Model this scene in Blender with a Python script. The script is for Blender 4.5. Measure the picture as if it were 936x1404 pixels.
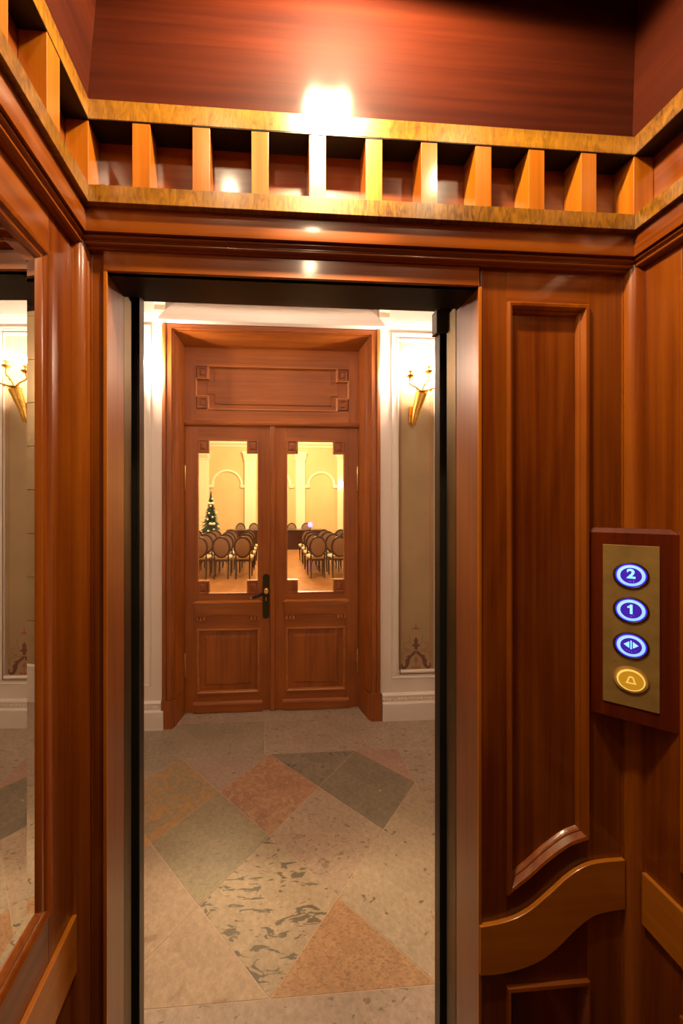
import bpy, math, random
from mathutils import Vector, Matrix
R = math.radians
random.seed(7)
S = bpy.context.scene
COL = S.collection
for o in list(bpy.data.objects):
    bpy.data.objects.remove(o)

# ------------------------------------------------------------------ camera
cam_d = bpy.data.cameras.new('camera')
cam_d.sensor_fit = 'VERTICAL'
cam_d.sensor_height = 36.0
cam_d.lens = 479.0 / 1404.0 * 36.0
cam_d.shift_x = (468 - 399.1) / 1404.0
cam_d.shift_y = -(702 - 694.5) / 1404.0
cam_d.clip_start = 0.02
cam = bpy.data.objects.new('camera', cam_d)
COL.objects.link(cam)
cam.location = (0, 0, 1.6)
cam.rotation_euler = (R(90), 0, R(-3.55))
S.camera = cam

# ------------------------------------------------------------------ world, exposure, large lights
W = bpy.data.worlds.new('world')
S.world = W
W.use_nodes = True
W.node_tree.nodes['Background'].inputs[0].default_value = (1.0, 0.8, 0.6, 1)
W.node_tree.nodes['Background'].inputs[1].default_value = 0.02
S.view_settings.view_transform = 'Standard'
S.view_settings.look = 'None'
S.view_settings.exposure = 0.0
S.view_settings.gamma = 1.0
S.view_settings.use_curve_mapping = False


def light(name, kind, loc, power, color, size=0.05, rot=(0, 0, 0), spot=None, blend=0.5):
    d = bpy.data.lights.new(name, kind)
    d.energy = power
    d.color = color
    if kind == 'AREA':
        d.size = size
    else:
        d.shadow_soft_size = size
    if spot:
        d.spot_size = R(spot)
        d.spot_blend = blend
    o = bpy.data.objects.new(name, d)
    o.location = loc
    o.rotation_euler = rot
    COL.objects.link(o)
    return o


WARM = (1.0, 0.72, 0.42)
SOFT = (1.0, 0.80, 0.62)
# cab downlights (their housings are built with the cab ceiling)
CAB_LAMPS = [(0.125, 0.495), (0.200, 0.495), (0.19, -0.15), (-0.14, 0.25), (0.58, 0.25)]
CAB_POWER = [34.0, 34.0, 5.0, 4.0, 4.0]
for (lx, ly), pw in zip(CAB_LAMPS, CAB_POWER):
    light('cab_spot', 'SPOT', (lx, ly, 2.728), pw, WARM, 0.022, (0, 0, 0), 172, 0.15)
# extra narrow spot added between the front pair for a hot zone on the cornice
light('cab_spot', 'SPOT', (0.16, 0.495, 2.728), 190.0, WARM, 0.02, (R(30), 0, R(5)), 36, 1.0)
# unseen hall ceiling light, added to brighten the doors, and hall room lights
light('hall_fill', 'AREA', (0.1, 1.95, 3.8), 11, (1.0, 0.73, 0.56), 0.8)
light('salon_light', 'POINT', (-0.5, 6.5, 4.2), 520, (1.0, 0.74, 0.45), 0.35)
light('salon_light', 'POINT', (0.8, 11.0, 4.2), 950, (1.0, 0.74, 0.45), 0.35)


# ------------------------------------------------------------------ materials
def newmat(name):
    m = bpy.data.materials.new(name)
    m.use_nodes = True
    nt = m.node_tree
    return m, nt, nt.nodes['Principled BSDF']


def plain(name, col, rough=0.5, metal=0.0, coat=0.0, noise=0.0, nscale=20, bump=0.0):
    m, nt, b = newmat(name)
    b.inputs['Base Color'].default_value = (*col, 1)
    b.inputs['Roughness'].default_value = rough
    b.inputs['Metallic'].default_value = metal
    b.inputs['Coat Weight'].default_value = coat
    if noise or bump:
        tc = nt.nodes.new('ShaderNodeTexCoord')
        n = nt.nodes.new('ShaderNodeTexNoise')
        n.inputs['Scale'].default_value = nscale
        n.inputs['Detail'].default_value = 5
        nt.links.new(tc.outputs['Object'], n.inputs['Vector'])
        if noise:
            r = nt.nodes.new('ShaderNodeValToRGB')
            r.color_ramp.elements[0].position = 0.3
            r.color_ramp.elements[1].position = 0.7
            r.color_ramp.elements[0].color = (*[c * (1 - noise) for c in col], 1)
            r.color_ramp.elements[1].color = (*[min(1, c * (1 + noise * 0.5)) for c in col], 1)
            nt.links.new(n.outputs['Fac'], r.inputs['Fac'])
            nt.links.new(r.outputs['Color'], b.inputs['Base Color'])
        if bump:
            bp = nt.nodes.new('ShaderNodeBump')
            bp.inputs['Strength'].default_value = bump
            bp.inputs['Distance'].default_value = 0.002
            nt.links.new(n.outputs['Fac'], bp.inputs['Height'])
            nt.links.new(bp.outputs['Normal'], b.inputs['Normal'])
    return m


def emit(name, col, strength):
    m, nt, b = newmat(name)
    b.inputs['Base Color'].default_value = (*col, 1)
    b.inputs['Emission Color'].default_value = (*col, 1)
    b.inputs['Emission Strength'].default_value = strength
    return m


def wood(name, c1, c2, axis='Z', rough=0.3, coat=0.5, coat_rough=0.12, fine=60.0, bump=0.08, burl=False):
    m, nt, b = newmat(name)
    L = nt.links.new
    tc = nt.nodes.new('ShaderNodeTexCoord')
    mp = nt.nodes.new('ShaderNodeMapping')
    sc = {'X': (1.2, fine, fine), 'Y': (fine, 1.2, fine), 'Z': (fine, fine, 1.2)}[axis]
    if burl:
        sc = {'X': (85, 14, 22), 'Y': (14, 85, 22), 'Z': (14, 14, 60)}[axis]
    mp.inputs['Scale'].default_value = sc
    L(tc.outputs['Object'], mp.inputs['Vector'])
    n = nt.nodes.new('ShaderNodeTexNoise')
    n.inputs['Scale'].default_value = 1.0
    n.inputs['Detail'].default_value = 6
    n.inputs['Roughness'].default_value = 0.65
    n.inputs['Distortion'].default_value = 1.6 if burl else 0.35
    L(mp.outputs[0], n.inputs['Vector'])
    # broad figure
    mp2 = nt.nodes.new('ShaderNodeMapping')
    s2 = {'X': (1.5, 9, 9), 'Y': (9, 1.5, 9), 'Z': (9, 9, 1.5)}[axis]
    mp2.inputs['Scale'].default_value = s2
    L(tc.outputs['Object'], mp2.inputs['Vector'])
    n2 = nt.nodes.new('ShaderNodeTexNoise')
    n2.inputs['Scale'].default_value = 1.0
    n2.inputs['Detail'].default_value = 3
    n2.inputs['Distortion'].default_value = 0.8
    L(mp2.outputs[0], n2.inputs['Vector'])
    mx = nt.nodes.new('ShaderNodeMix')
    mx.data_type = 'FLOAT'
    mx.inputs[0].default_value = 0.45
    L(n.outputs['Fac'], mx.inputs[2])
    L(n2.outputs['Fac'], mx.inputs[3])
    r = nt.nodes.new('ShaderNodeValToRGB')
    r.color_ramp.elements[0].position = 0.36
    r.color_ramp.elements[1].position = 0.64
    r.color_ramp.elements[0].color = (*c1, 1)
    r.color_ramp.elements[1].color = (*c2, 1)
    L(mx.outputs[0], r.inputs['Fac'])
    L(r.outputs['Color'], b.inputs['Base Color'])
    b.inputs['Roughness'].default_value = rough
    b.inputs['Coat Weight'].default_value = coat
    b.inputs['Coat Roughness'].default_value = coat_rough
    bp = nt.nodes.new('ShaderNodeBump')
    bp.inputs['Strength'].default_value = bump
    bp.inputs['Distance'].default_value = 0.001
    L(n.outputs['Fac'], bp.inputs['Height'])
    L(bp.outputs['Normal'], b.inputs['Normal'])
    return m


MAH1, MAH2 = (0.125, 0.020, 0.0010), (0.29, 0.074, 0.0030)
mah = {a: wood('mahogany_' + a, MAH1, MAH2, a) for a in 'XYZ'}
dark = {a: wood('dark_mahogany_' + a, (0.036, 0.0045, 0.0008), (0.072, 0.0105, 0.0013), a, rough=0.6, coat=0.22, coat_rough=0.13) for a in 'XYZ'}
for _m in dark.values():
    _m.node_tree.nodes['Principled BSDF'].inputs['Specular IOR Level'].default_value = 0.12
mouldw = wood('polished_moulding_wood', (0.20, 0.038, 0.0016), (0.38, 0.105, 0.005), 'Z', coat=1.0, coat_rough=0.10)
deep = wood('deep_red_mahogany', (0.075, 0.008, 0.001), (0.16, 0.024, 0.002), 'Z')
honey = {a: wood('honey_wood_' + a, (0.38, 0.105, 0.004), (0.56, 0.185, 0.009), a, fine=90) for a in 'XYZ'}
burl = {a: wood('burl_veneer_' + a, (0.07, 0.022, 0.002), (0.44, 0.20, 0.014), a, burl=True, coat=0.6, coat_rough=0.15) for a in 'XY'}
bandw = {a: wood('pale_band_wood_' + a, (0.38, 0.115, 0.006), (0.52, 0.18, 0.012), a, fine=40, coat=0.3) for a in 'XY'}
jambw = wood('polished_jamb_wood', (0.16, 0.045, 0.010), (0.27, 0.08, 0.018), 'Z', rough=0.35, coat=0.6, coat_rough=0.25)
oak = {a: wood('oak_' + a, (0.22, 0.055, 0.006), (0.38, 0.108, 0.013), a, fine=45, rough=0.45, coat=0.12, coat_rough=0.3) for a in 'XZ'}
oak_highlit = wood('oak_moulding', (0.34, 0.105, 0.016), (0.50, 0.17, 0.030), 'X', fine=45, rough=0.35, coat=0.4)  # lighter copy of the oak: highlights on beads and ledges put into the colour
oak_dk = wood('oak_shade', (0.22, 0.055, 0.008), (0.36, 0.10, 0.016), 'Z', fine=45, rough=0.4, coat=0.25)
plaster = plain('white_plaster', (0.80, 0.74, 0.69), 0.55, noise=0.03, nscale=3)
plaster_c = plain('cream_plaster', (0.78, 0.70, 0.56), 0.6, noise=0.04, nscale=3)
beige = plain('beige_paint', (0.40, 0.29, 0.155), 0.7, noise=0.08, nscale=6)
brown_line = plain('brown_line_paint', (0.16, 0.06, 0.03), 0.7)
rust_line = plain('rust_line_paint', (0.42, 0.17, 0.09), 0.7)
stencil_r = plain('red_stencil_paint', (0.36, 0.12, 0.065), 0.7)
stencil_d = plain('dark_stencil_paint', (0.17, 0.065, 0.045), 0.7)
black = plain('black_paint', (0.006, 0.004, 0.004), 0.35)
blackm = plain('black_metal', (0.012, 0.013, 0.010), 0.35, metal=0.2)
darkm = plain('dark_steel', (0.05, 0.048, 0.040), 0.35, metal=0.7, noise=0.2, nscale=8)
steel = plain('brushed_steel', (0.15, 0.11, 0.06), 0.36, metal=0.9, noise=0.15, nscale=9)
brass = plain('brass', (0.75, 0.48, 0.13), 0.28, metal=1.0)
gilt = plain('gilt_brass', (0.80, 0.48, 0.10), 0.25, metal=1.0, noise=0.25, nscale=60)
brass_pl = plain('aged_brass_plate', (0.50, 0.33, 0.10), 0.42, metal=0.45, noise=0.2, nscale=25, bump=0.05)
mirror_m = plain('mirror_glass', (0.93, 0.93, 0.90), 0.015, metal=1.0)
plateblk = plain('dark_bronze', (0.07, 0.055, 0.02), 0.35, metal=0.8)
cabfloor = plain('dark_carpet', (0.03, 0.012, 0.008), 0.9, noise=0.3, nscale=80)
lampglow = emit('downlight_glow', (1.0, 0.82, 0.6), 60.0)
bulb_m = emit('candle_bulb_glow', (1.0, 0.74, 0.54), 2500.0)
ring_m = emit('blue_ring_light', (0.26, 0.50, 1.0), 1.25)
halo_m = emit('blue_button_rim', (0.06, 0.03, 0.9), 0.9)
core_m = emit('deep_blue_button_core', (0.05, 0.012, 0.42), 0.7)
digit_m = emit('pale_blue_digit_light', (0.22, 0.60, 1.0), 1.5)
dot_m = emit('braille_dot', (0.5, 0.2, 0.65), 0.6)
yel_m = emit('amber_button', (0.55, 0.28, 0.015), 0.55)
yel_l = emit('amber_button_mark', (0.95, 0.60, 0.14), 0.8)
joint_m = plain('pale_grout', (0.50, 0.37, 0.27), 0.8)
tree_m = plain('fir_green', (0.012, 0.045, 0.018), 0.7, noise=0.4, nscale=30)
bauble_m = plain('cream_bauble', (0.85, 0.75, 0.50), 0.35)
bow_m = plain('cream_bow_cloth', (0.9, 0.78, 0.55), 0.7)
chairw = plain('dark_walnut', (0.035, 0.010, 0.005), 0.3, coat=0.4)
fabric = plain('taupe_fabric', (0.21, 0.125, 0.075), 0.9, noise=0.1, nscale=60)
seatf = plain('cream_seat_fabric', (0.42, 0.34, 0.19), 0.9)
tablew = plain('dark_table_wood', (0.035, 0.009, 0.006), 0.35, coat=0.3)
salonw = plain('salon_ochre_paint', (0.66, 0.48, 0.22), 0.75, noise=0.05, nscale=2)
salonc = plain('salon_cream', (0.86, 0.74, 0.48), 0.6)
violet = emit('violet_glow', (0.5, 0.12, 1.0), 6.0)
ceil_m = plain('ceiling_white', (0.80, 0.74, 0.64), 0.8)


def glass_mat():
    m = bpy.data.materials.new('door_glass')
    m.use_nodes = True
    nt = m.node_tree
    nt.nodes.clear()
    out = nt.nodes.new('ShaderNodeOutputMaterial')
    mx = nt.nodes.new('ShaderNodeMixShader')
    tr = nt.nodes.new('ShaderNodeBsdfTransparent')
    tr.inputs[0].default_value = (0.97, 0.97, 0.95, 1)
    gl = nt.nodes.new('ShaderNodeBsdfGlossy')
    gl.inputs['Roughness'].default_value = 0.02
    fr = nt.nodes.new('ShaderNodeFresnel')
    fr.inputs[0].default_value = 1.3
    nt.links.new(fr.outputs[0], mx.inputs[0])
    nt.links.new(tr.outputs[0], mx.inputs[1])
    nt.links.new(gl.outputs[0], mx.inputs[2])
    nt.links.new(mx.outputs[0], out.inputs[0])
    return m


glass_m = glass_mat()


def stone(name, base, alt, spot, s_scale=18, s_lo=0.62, s_hi=0.68, stretch=(1, 1, 1), broad=4.0, rough=0.5, distort=0.6, amount=1.0):
    m, nt, b = newmat(name)
    L = nt.links.new
    tc = nt.nodes.new('ShaderNodeTexCoord')
    n = nt.nodes.new('ShaderNodeTexNoise')
    n.inputs['Scale'].default_value = broad
    n.inputs['Detail'].default_value = 8
    n.inputs['Roughness'].default_value = 0.7
    L(tc.outputs['Object'], n.inputs['Vector'])
    r = nt.nodes.new('ShaderNodeValToRGB')
    r.color_ramp.elements[0].position = 0.38
    r.color_ramp.elements[1].position = 0.62
    r.color_ramp.elements[0].color = (*base, 1)
    r.color_ramp.elements[1].color = (*alt, 1)
    L(n.outputs['Fac'], r.inputs['Fac'])
    mp = nt.nodes.new('ShaderNodeMapping')
    mp.inputs['Scale'].default_value = stretch
    mp.inputs['Rotation'].default_value = (0, 0, 0.6)
    L(tc.outputs['Object'], mp.inputs['Vector'])
    n2 = nt.nodes.new('ShaderNodeTexNoise')
    n2.inputs['Scale'].default_value = s_scale
    n2.inputs['Detail'].default_value = 3
    n2.inputs['Distortion'].default_value = distort
    L(mp.outputs[0], n2.inputs['Vector'])
    r2 = nt.nodes.new('ShaderNodeValToRGB')
    r2.color_ramp.elements[0].position = s_lo
    r2.color_ramp.elements[1].position = s_hi
    r2.color_ramp.elements[0].color = (0, 0, 0, 1)
    r2.color_ramp.elements[1].color = (amount, amount, amount, 1)
    L(n2.outputs['Fac'], r2.inputs['Fac'])
    mx = nt.nodes.new('ShaderNodeMix')
    mx.data_type = 'RGBA'
    L(r2.outputs['Color'], mx.inputs[0])
    L(r.outputs['Color'], mx.inputs[6])
    mx.inputs[7].default_value = (*spot, 1)
    L(mx.outputs[2], b.inputs['Base Color'])
    b.inputs['Roughness'].default_value = rough
    n3 = nt.nodes.new('ShaderNodeTexNoise')
    n3.inputs['Scale'].default_value = 45
    n3.inputs['Detail'].default_value = 6
    n3.inputs['Roughness'].default_value = 0.8
    L(tc.outputs['Object'], n3.inputs['Vector'])
    mr = nt.nodes.new('ShaderNodeMapRange')
    mr.inputs[1].default_value = 0.3
    mr.inputs[2].default_value = 0.7
    mr.inputs[3].default_value = 0.68
    mr.inputs[4].default_value = 1.18
    L(n3.outputs['Fac'], mr.inputs[0])
    hs = nt.nodes.new('ShaderNodeVectorMath')
    hs.operation = 'SCALE'
    L(mx.outputs[2], hs.inputs[0])
    L(mr.outputs[0], hs.inputs['Scale'])
    L(hs.outputs[0], b.inputs['Base Color'])
    bp = nt.nodes.new('ShaderNodeBump')
    bp.inputs['Strength'].default_value = 0.15
    bp.inputs['Distance'].default_value = 0.002
    L(n3.outputs['Fac'], bp.inputs['Height'])
    L(bp.outputs['Normal'], b.inputs['Normal'])
    return m


ST = {
    'red': stone('mottled_red_stone', (0.30, 0.155, 0.10), (0.40, 0.22, 0.13), (0.44, 0.28, 0.145), 14, 0.48, 0.60, distort=2.0, broad=7, amount=0.75),
    'mustard': stone('mottled_mustard_stone', (0.27, 0.215, 0.14), (0.33, 0.25, 0.15), (0.44, 0.235, 0.075), 11, 0.47, 0.56, distort=2.0, broad=7, amount=0.75),
    'grey': stone('grey_green_stone', (0.19, 0.16, 0.115), (0.255, 0.21, 0.145), (0.50, 0.39, 0.27), 20, 0.70, 0.74, broad=6),
    'darkg': stone('dark_grey_stone', (0.19, 0.16, 0.12), (0.26, 0.21, 0.15), (0.10, 0.085, 0.065), 26, 0.62, 0.68, broad=9),
    'pink': stone('pink_stone', (0.34, 0.21, 0.165), (0.39, 0.25, 0.19), (0.43, 0.29, 0.22), 20, 0.6, 0.7),
    'purple': stone('dusky_pink_stone', (0.32, 0.235, 0.19), (0.37, 0.275, 0.215), (0.17, 0.11, 0.09), 18, 0.68, 0.72),
    'olive': stone('olive_stone', (0.26, 0.215, 0.135), (0.32, 0.26, 0.16), (0.20, 0.155, 0.09), 30, 0.60, 0.74, stretch=(1, 2.5, 1), broad=8),
    'fleck': stone('flecked_pink_beige_stone', (0.36, 0.27, 0.195), (0.42, 0.315, 0.22), (0.20, 0.125, 0.085), 28, 0.59, 0.66, stretch=(1, 1.8, 1), distort=1.0, amount=0.75),
    'light': stone('light_beige_stone', (0.36, 0.285, 0.195), (0.42, 0.33, 0.225), (0.17, 0.12, 0.075), 24, 0.655, 0.70, broad=4),
    'orange': stone('ochre_stone_with_grey_veins', (0.42, 0.25, 0.095), (0.50, 0.29, 0.10), (0.20, 0.165, 0.12), 9, 0.58, 0.62, stretch=(1, 3.0, 1), distort=1.6, amount=0.8),
    'vein': stone('beige_stone_with_dark_veins', (0.35, 0.27, 0.175), (0.41, 0.315, 0.205), (0.09, 0.078, 0.05), 9.0, 0.555, 0.595, stretch=(1, 3.4, 1), distort=1.5, amount=0.85, broad=6),
    'brown': stone('brownish_beige_stone', (0.36, 0.26, 0.175), (0.42, 0.31, 0.205), (0.27, 0.18, 0.11), 10, 0.6, 0.75, broad=5),
    'rust': stone('rust_orange_stone', (0.36, 0.20, 0.095), (0.44, 0.26, 0.125), (0.27, 0.135, 0.065), 60, 0.52, 0.68, stretch=(1, 2.5, 1), broad=14),
    'border': stone('flecked_border_stone', (0.34, 0.265, 0.20), (0.40, 0.31, 0.235), (0.17, 0.115, 0.08), 22, 0.63, 0.68, stretch=(1, 2.4, 1), amount=0.8, broad=6),
    'bgrey': stone('grey_border_stone', (0.27, 0.225, 0.165), (0.34, 0.28, 0.21), (0.22, 0.175, 0.125), 20, 0.62, 0.75, broad=4),
}


def parquet_mat():
    m, nt, b = newmat('parquet')
    L = nt.links.new
    tc = nt.nodes.new('ShaderNodeTexCoord')
    mp = nt.nodes.new('ShaderNodeMapping')
    mp.inputs['Rotation'].default_value = (0, 0, R(45))
    L(tc.outputs['Object'], mp.inputs['Vector'])
    br = nt.nodes.new('ShaderNodeTexBrick')
    br.inputs['Scale'].default_value = 2.0
    br.inputs['Mortar Size'].default_value = 0.008
    br.inputs['Color1'].default_value = (0.40, 0.185, 0.06, 1)
    br.inputs['Color2'].default_value = (0.32, 0.14, 0.045, 1)
    br.inputs['Mortar'].default_value = (0.2, 0.07, 0.02, 1)
    L(mp.outputs[0], br.inputs['Vector'])
    L(br.outputs['Color'], b.inputs['Base Color'])
    b.inputs['Roughness'].default_value = 0.28
    return m


parquet = parquet_mat()


# ------------------------------------------------------------------ mesh helpers
class MB:
    def __init__(s):
        s.v, s.f = [], []

    def add(s, vs, fs):
        n = len(s.v)
        s.v += [tuple(v) for v in vs]
        s.f += [tuple(i + n for i in f) for f in fs]
        return s

    def box(s, x0, x1, y0, y1, z0, z1):
        return s.add([(x, y, z) for z in (z0, z1) for y in (y0, y1) for x in (x0, x1)],
                     [(0, 2, 3, 1), (4, 5, 7, 6), (0, 1, 5, 4), (2, 6, 7, 3), (0, 4, 6, 2), (1, 3, 7, 5)])

    def prism(s, lo, hi):
        """closed loop lo joined to loop hi (same count), capped"""
        n = len(lo)
        return s.add(list(lo) + list(hi), [tuple(range(n))[::-1], tuple(range(n, 2 * n))] +
                     [(i, (i + 1) % n, n + (i + 1) % n, n + i) for i in range(n)])

    def loops(s, ls, closed=True, cap0=False, cap1=False):
        """skin consecutive loops; closed: each loop is a ring"""
        n = len(ls[0])
        fs = []
        for k in range(len(ls) - 1):
            for i in range(n if closed else n - 1):
                j = (i + 1) % n
                fs.append((k * n + i, k * n + j, (k + 1) * n + j, (k + 1) * n + i))
        if cap0:
            fs.append(tuple(range(n))[::-1])
        if cap1:
            fs.append(tuple(range((len(ls) - 1) * n, len(ls) * n)))
        return s.add([p for l in ls for p in l], fs)

    def lathe(s, prof, c=(0, 0, 0), n=20, M=None):
        ls = []
        for r, z in prof:
            l = [Vector((max(r, 1e-5) * math.cos(2 * math.pi * i / n), max(r, 1e-5) * math.sin(2 * math.pi * i / n), z)) for i in range(n)]
            if M:
                l = [M @ p for p in l]
            ls.append([tuple(p + Vector(c)) for p in l])
        return s.loops(ls, True, True, True)

    def tube(s, pts, rad, n=10):
        pts = [Vector(p) for p in pts]
        if not isinstance(rad, (list, tuple)):
            rad = [rad] * len(pts)
        ls = []
        up = Vector((0.13, 0.31, 0.94)).normalized()
        for i, p in enumerate(pts):
            d = (pts[min(i + 1, len(pts) - 1)] - pts[max(i - 1, 0)]).normalized()
            a = d.cross(up)
            if a.length < 0.05:
                a = d.cross(Vector((1, 0, 0)))
            a.normalize()
            b = d.cross(a)
            ls.append([tuple(p + rad[i] * (math.cos(2 * math.pi * k / n) * a + math.sin(2 * math.pi * k / n) * b)) for k in range(n)])
        return s.loops(ls, True, True, True)

    def ball(s, c, r, n=10, sq=(1, 1, 1)):
        prof = [(math.sin(math.pi * k / n), -math.cos(math.pi * k / n)) for k in range(n + 1)]
        ls = [[(c[0] + max(a, 1e-4) * r * sq[0] * math.cos(2 * math.pi * i / (n + 4)), c[1] + max(a, 1e-4) * r * sq[1] * math.sin(2 * math.pi * i / (n + 4)), c[2] + b * r * sq[2]) for i in range(n + 4)] for a, b in prof]
        return s.loops(ls, True, True, True)

    def build(s, name, mat, parent=None, bevel=0.0, smooth=False, kind=None, label=None, M=None):
        me = bpy.data.meshes.new(name)
        vs = [tuple(M @ Vector(v)) for v in s.v] if M else s.v
        me.from_pydata(vs, [], s.f)
        me.validate()
        import bmesh
        bm = bmesh.new()
        bm.from_mesh(me)
        bmesh.ops.recalc_face_normals(bm, faces=bm.faces)
        bm.to_mesh(me)
        bm.free()
        me.materials.append(mat)
        if smooth:
            for p in me.polygons:
                p.use_smooth = True
            try:
                me.set_sharp_from_angle(angle=R(40))
            except Exception:
                pass
        o = bpy.data.objects.new(name, me)
        COL.objects.link(o)
        if parent:
            o.parent = parent
        if bevel:
            md = o.modifiers.new('bevel', 'BEVEL')
            md.width = bevel
            md.segments = 2
            md.limit_method = 'ANGLE'
        if kind:
            o['kind'] = kind
        if label:
            o['label'] = label
        return o


def box(name, mat, parent, x0, x1, y0, y1, z0, z1, bevel=0.0, **k):
    return MB().box(x0, x1, y0, y1, z0, z1).build(name, mat, parent, bevel, **k)


def empty(name, loc=(0, 0, 0), rz=0.0, label=None, cat=None, group=None, kind=None):
    o = bpy.data.objects.new(name, None)
    o.location = loc
    o.rotation_euler = (0, 0, rz)
    o.empty_display_size = 0.1
    COL.objects.link(o)
    if label:
        o['label'] = label
    if cat:
        o['category'] = cat
    if group:
        o['group'] = group
    if kind:
        o['kind'] = kind
    return o


def copy_tree(o, parent=None):
    c = o.copy()
    COL.objects.link(c)
    if parent:
        c.parent = parent
    for ch in [x for x in bpy.data.objects if x.parent == o]:
        copy_tree(ch, c)
    return c


def catmull(pts, n=6):
    out = []
    P = [pts[0]] + list(pts) + [pts[-1]]
    for i in range(1, len(P) - 2):
        for k in range(n):
            t = k / n
            out.append(tuple(0.5 * (2 * b + (c - a) * t + (2 * a - 5 * b + 4 * c - d) * t * t + (3 * b - a - 3 * c + d) * t ** 3)
                             for a, b, c, d in zip(P[i - 1], P[i], P[i + 1], P[i + 2])))
    out.append(tuple(pts[-1]))
    return out


# mapping: plane coordinates (a, z, proud) -> world
def FRONT(Y):
    return lambda a, z, p: (a, Y - p, z)


def LEFT(X):
    return lambda a, z, p: (X + p, a, z)


def RIGHT(X):
    return lambda a, z, p: (X - p, a, z)


def frame(name, mat, parent, mp, a0, a1, z0, z1, prof, sides='lrtb', cap=False, **k):
    """mitred moulding: profile of (inset, proud)"""
    ls = [[mp(a0 + d, z0 + d, p), mp(a1 - d, z0 + d, p), mp(a1 - d, z1 - d, p), mp(a0 + d, z1 - d, p)] for d, p in prof]
    m = MB().loops(ls, True, False, cap)
    return m.build(name, mat, parent, **k)


STRUCT = 'structure'
XL, XR, YF = -0.395, 0.83, 0.75

# ================================================================== ELEVATOR CAB
cabf = box('floor_cab', cabfloor, None, XL - 0.1, XR + 0.1, -0.95, 0.885, -0.05, 0.0, kind=STRUCT)
box('sill_track', steel, cabf, -0.337, 0.463, 0.80, 0.885, 0.0, 0.004)

# ---- front wall with the doorway
wf = empty('wall_front', (0, 0, 0), kind=STRUCT)
OL, OR_, OT = -0.337, 0.463, 2.087
m = MB()
m.box(XL - 0.1, OL - 0.008, 0.762, 0.834, 0, 2.8)
m.box(OR_ + 0.008, XR + 0.1, 0.762, 0.834, 0, 2.8)
m.box(OL - 0.008, OR_ + 0.008, 0.762, 0.834, OT + 0.004, 2.8)
m.build('backing_board', mah['Z'], wf)
# narrow stile left of the doorway, header board
box('stile', mah['Z'], wf, XL, -0.343, 0.75, 0.7615, 0, 2.15, 0.001)
box('header_board', mah['X'], wf, -0.343, OR_, 0.7445, 0.7615, OT, 2.15, 0.0015)
box('door_jamb', jambw, wf, -0.343, OL, 0.748, 0.834, 0, OT, 0.0015)
box('door_jamb', jambw, wf, OR_, OR_ + 0.006, 0.748, 0.842, 0, OT, 0.0015)
box('edge_bead', honey['Z'], wf, -0.343, OL + 0.0015, 0.7445, 0.749, 0, OT, 0.001)
box('edge_bead', honey['Z'], wf, OR_ - 0.0015, OR_ + 0.006, 0.7455, 0.7500, 0, OT, 0.001)
box('soffit', black, wf, OL, OR_, 0.750, 0.834, OT, OT + 0.004)
# brass / steel strips behind the jambs
box('jamb_strip', steel, wf, OL - 0.006, OL, 0.834, 0.877, 0, 2.10, 0.001)
box('jamb_strip', steel, wf, OR_, OR_ + 0.006, 0.8435, 0.889, 0, 2.10, 0.001)

# right part: stiles, rails, S-curved rail
topc = catmull([(0.463, 0.674), (0.505, 0.678), (0.544, 0.687), (0.582, 0.705), (0.626, 0.738), (0.669, 0.772), (0.708, 0.792), (0.747, 0.799), (0.803, 0.800)])
botc = catmull([(0.463, 0.567), (0.517, 0.567), (0.587, 0.582), (0.636, 0.609), (0.675, 0.643), (0.708, 0.668), (0.741, 0.683), (0.803, 0.689)])
pout = catmull([(0.526, 0.733), (0.545, 0.747), (0.577, 0.769), (0.62, 0.803), (0.664, 0.831), (0.69, 0.841), (0.722, 0.849)])


def interp(c, x):
    for (x0, z0), (x1, z1) in zip(c, c[1:]):
        if x0 <= x <= x1:
            return z0 + (z1 - z0) * (x - x0) / max(1e-9, x1 - x0)
    return c[0][1] if x < c[0][0] else c[-1][1]


box('stile', mah['Z'], wf, OR_ + 0.006, 0.528, 0.75, 0.7615, 0, 2.15, 0.001)
box('stile', mah['Z'], wf, 0.720, XR, 0.75, 0.7615, 0, 2.15, 0.001)
box('rail', mah['X'], wf, 0.528, 0.720, 0.75, 0.7615, 2.056, 2.15, 0.0006)
pl = [(x, z) for x, z in pout if 0.528 <= x <= 0.72]
pl = [(0.528, interp(pout, 0.528))] + pl + [(0.72, interp(pout, 0.72))]
lo = [(x, 0.75, z) for x, z in pl] + [(0.72, 0.75, 0.53), (0.528, 0.75, 0.53)]
MB().prism(lo, [(x, 0.7615, z) for x, _, z in lo]).build('rail', deep, wf)
box('rail', deep, wf, 0.528, 0.720, 0.75, 0.7615, 0.0, 0.14, 0.0006)
# tall panel moulding with the S-curved foot
PROF = [(0.0, 0.0), (0.0005, 0.006), (0.004, 0.0085), (0.009, 0.007), (0.012, 0.001), (0.014, -0.003), (0.0165, -0.002), (0.019, -0.005), (0.0205, -0.0115)]


def s_loop(d, p):
    x0, x1 = 0.528 + d, 0.720 - d
    xs = [x1 + (x0 - x1) * i / 28 for i in range(29)]
    pts = [(x0, 2.056 - d), (x1, 2.056 - d)] + [(x, interp(pout, x) + d * 1.25) for x in xs]
    return [(x, 0.75 - p, z) for x, z in pts]


MB().loops([s_loop(d, p) for d, p in PROF]).build('panel_moulding', mouldw, wf, smooth=True)
l1 = s_loop(0.0, -0.0105)
MB().prism(l1, [(x, 0.7625, z) for x, y, z in l1]).build('panel_field', mah['Z'], wf)
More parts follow.
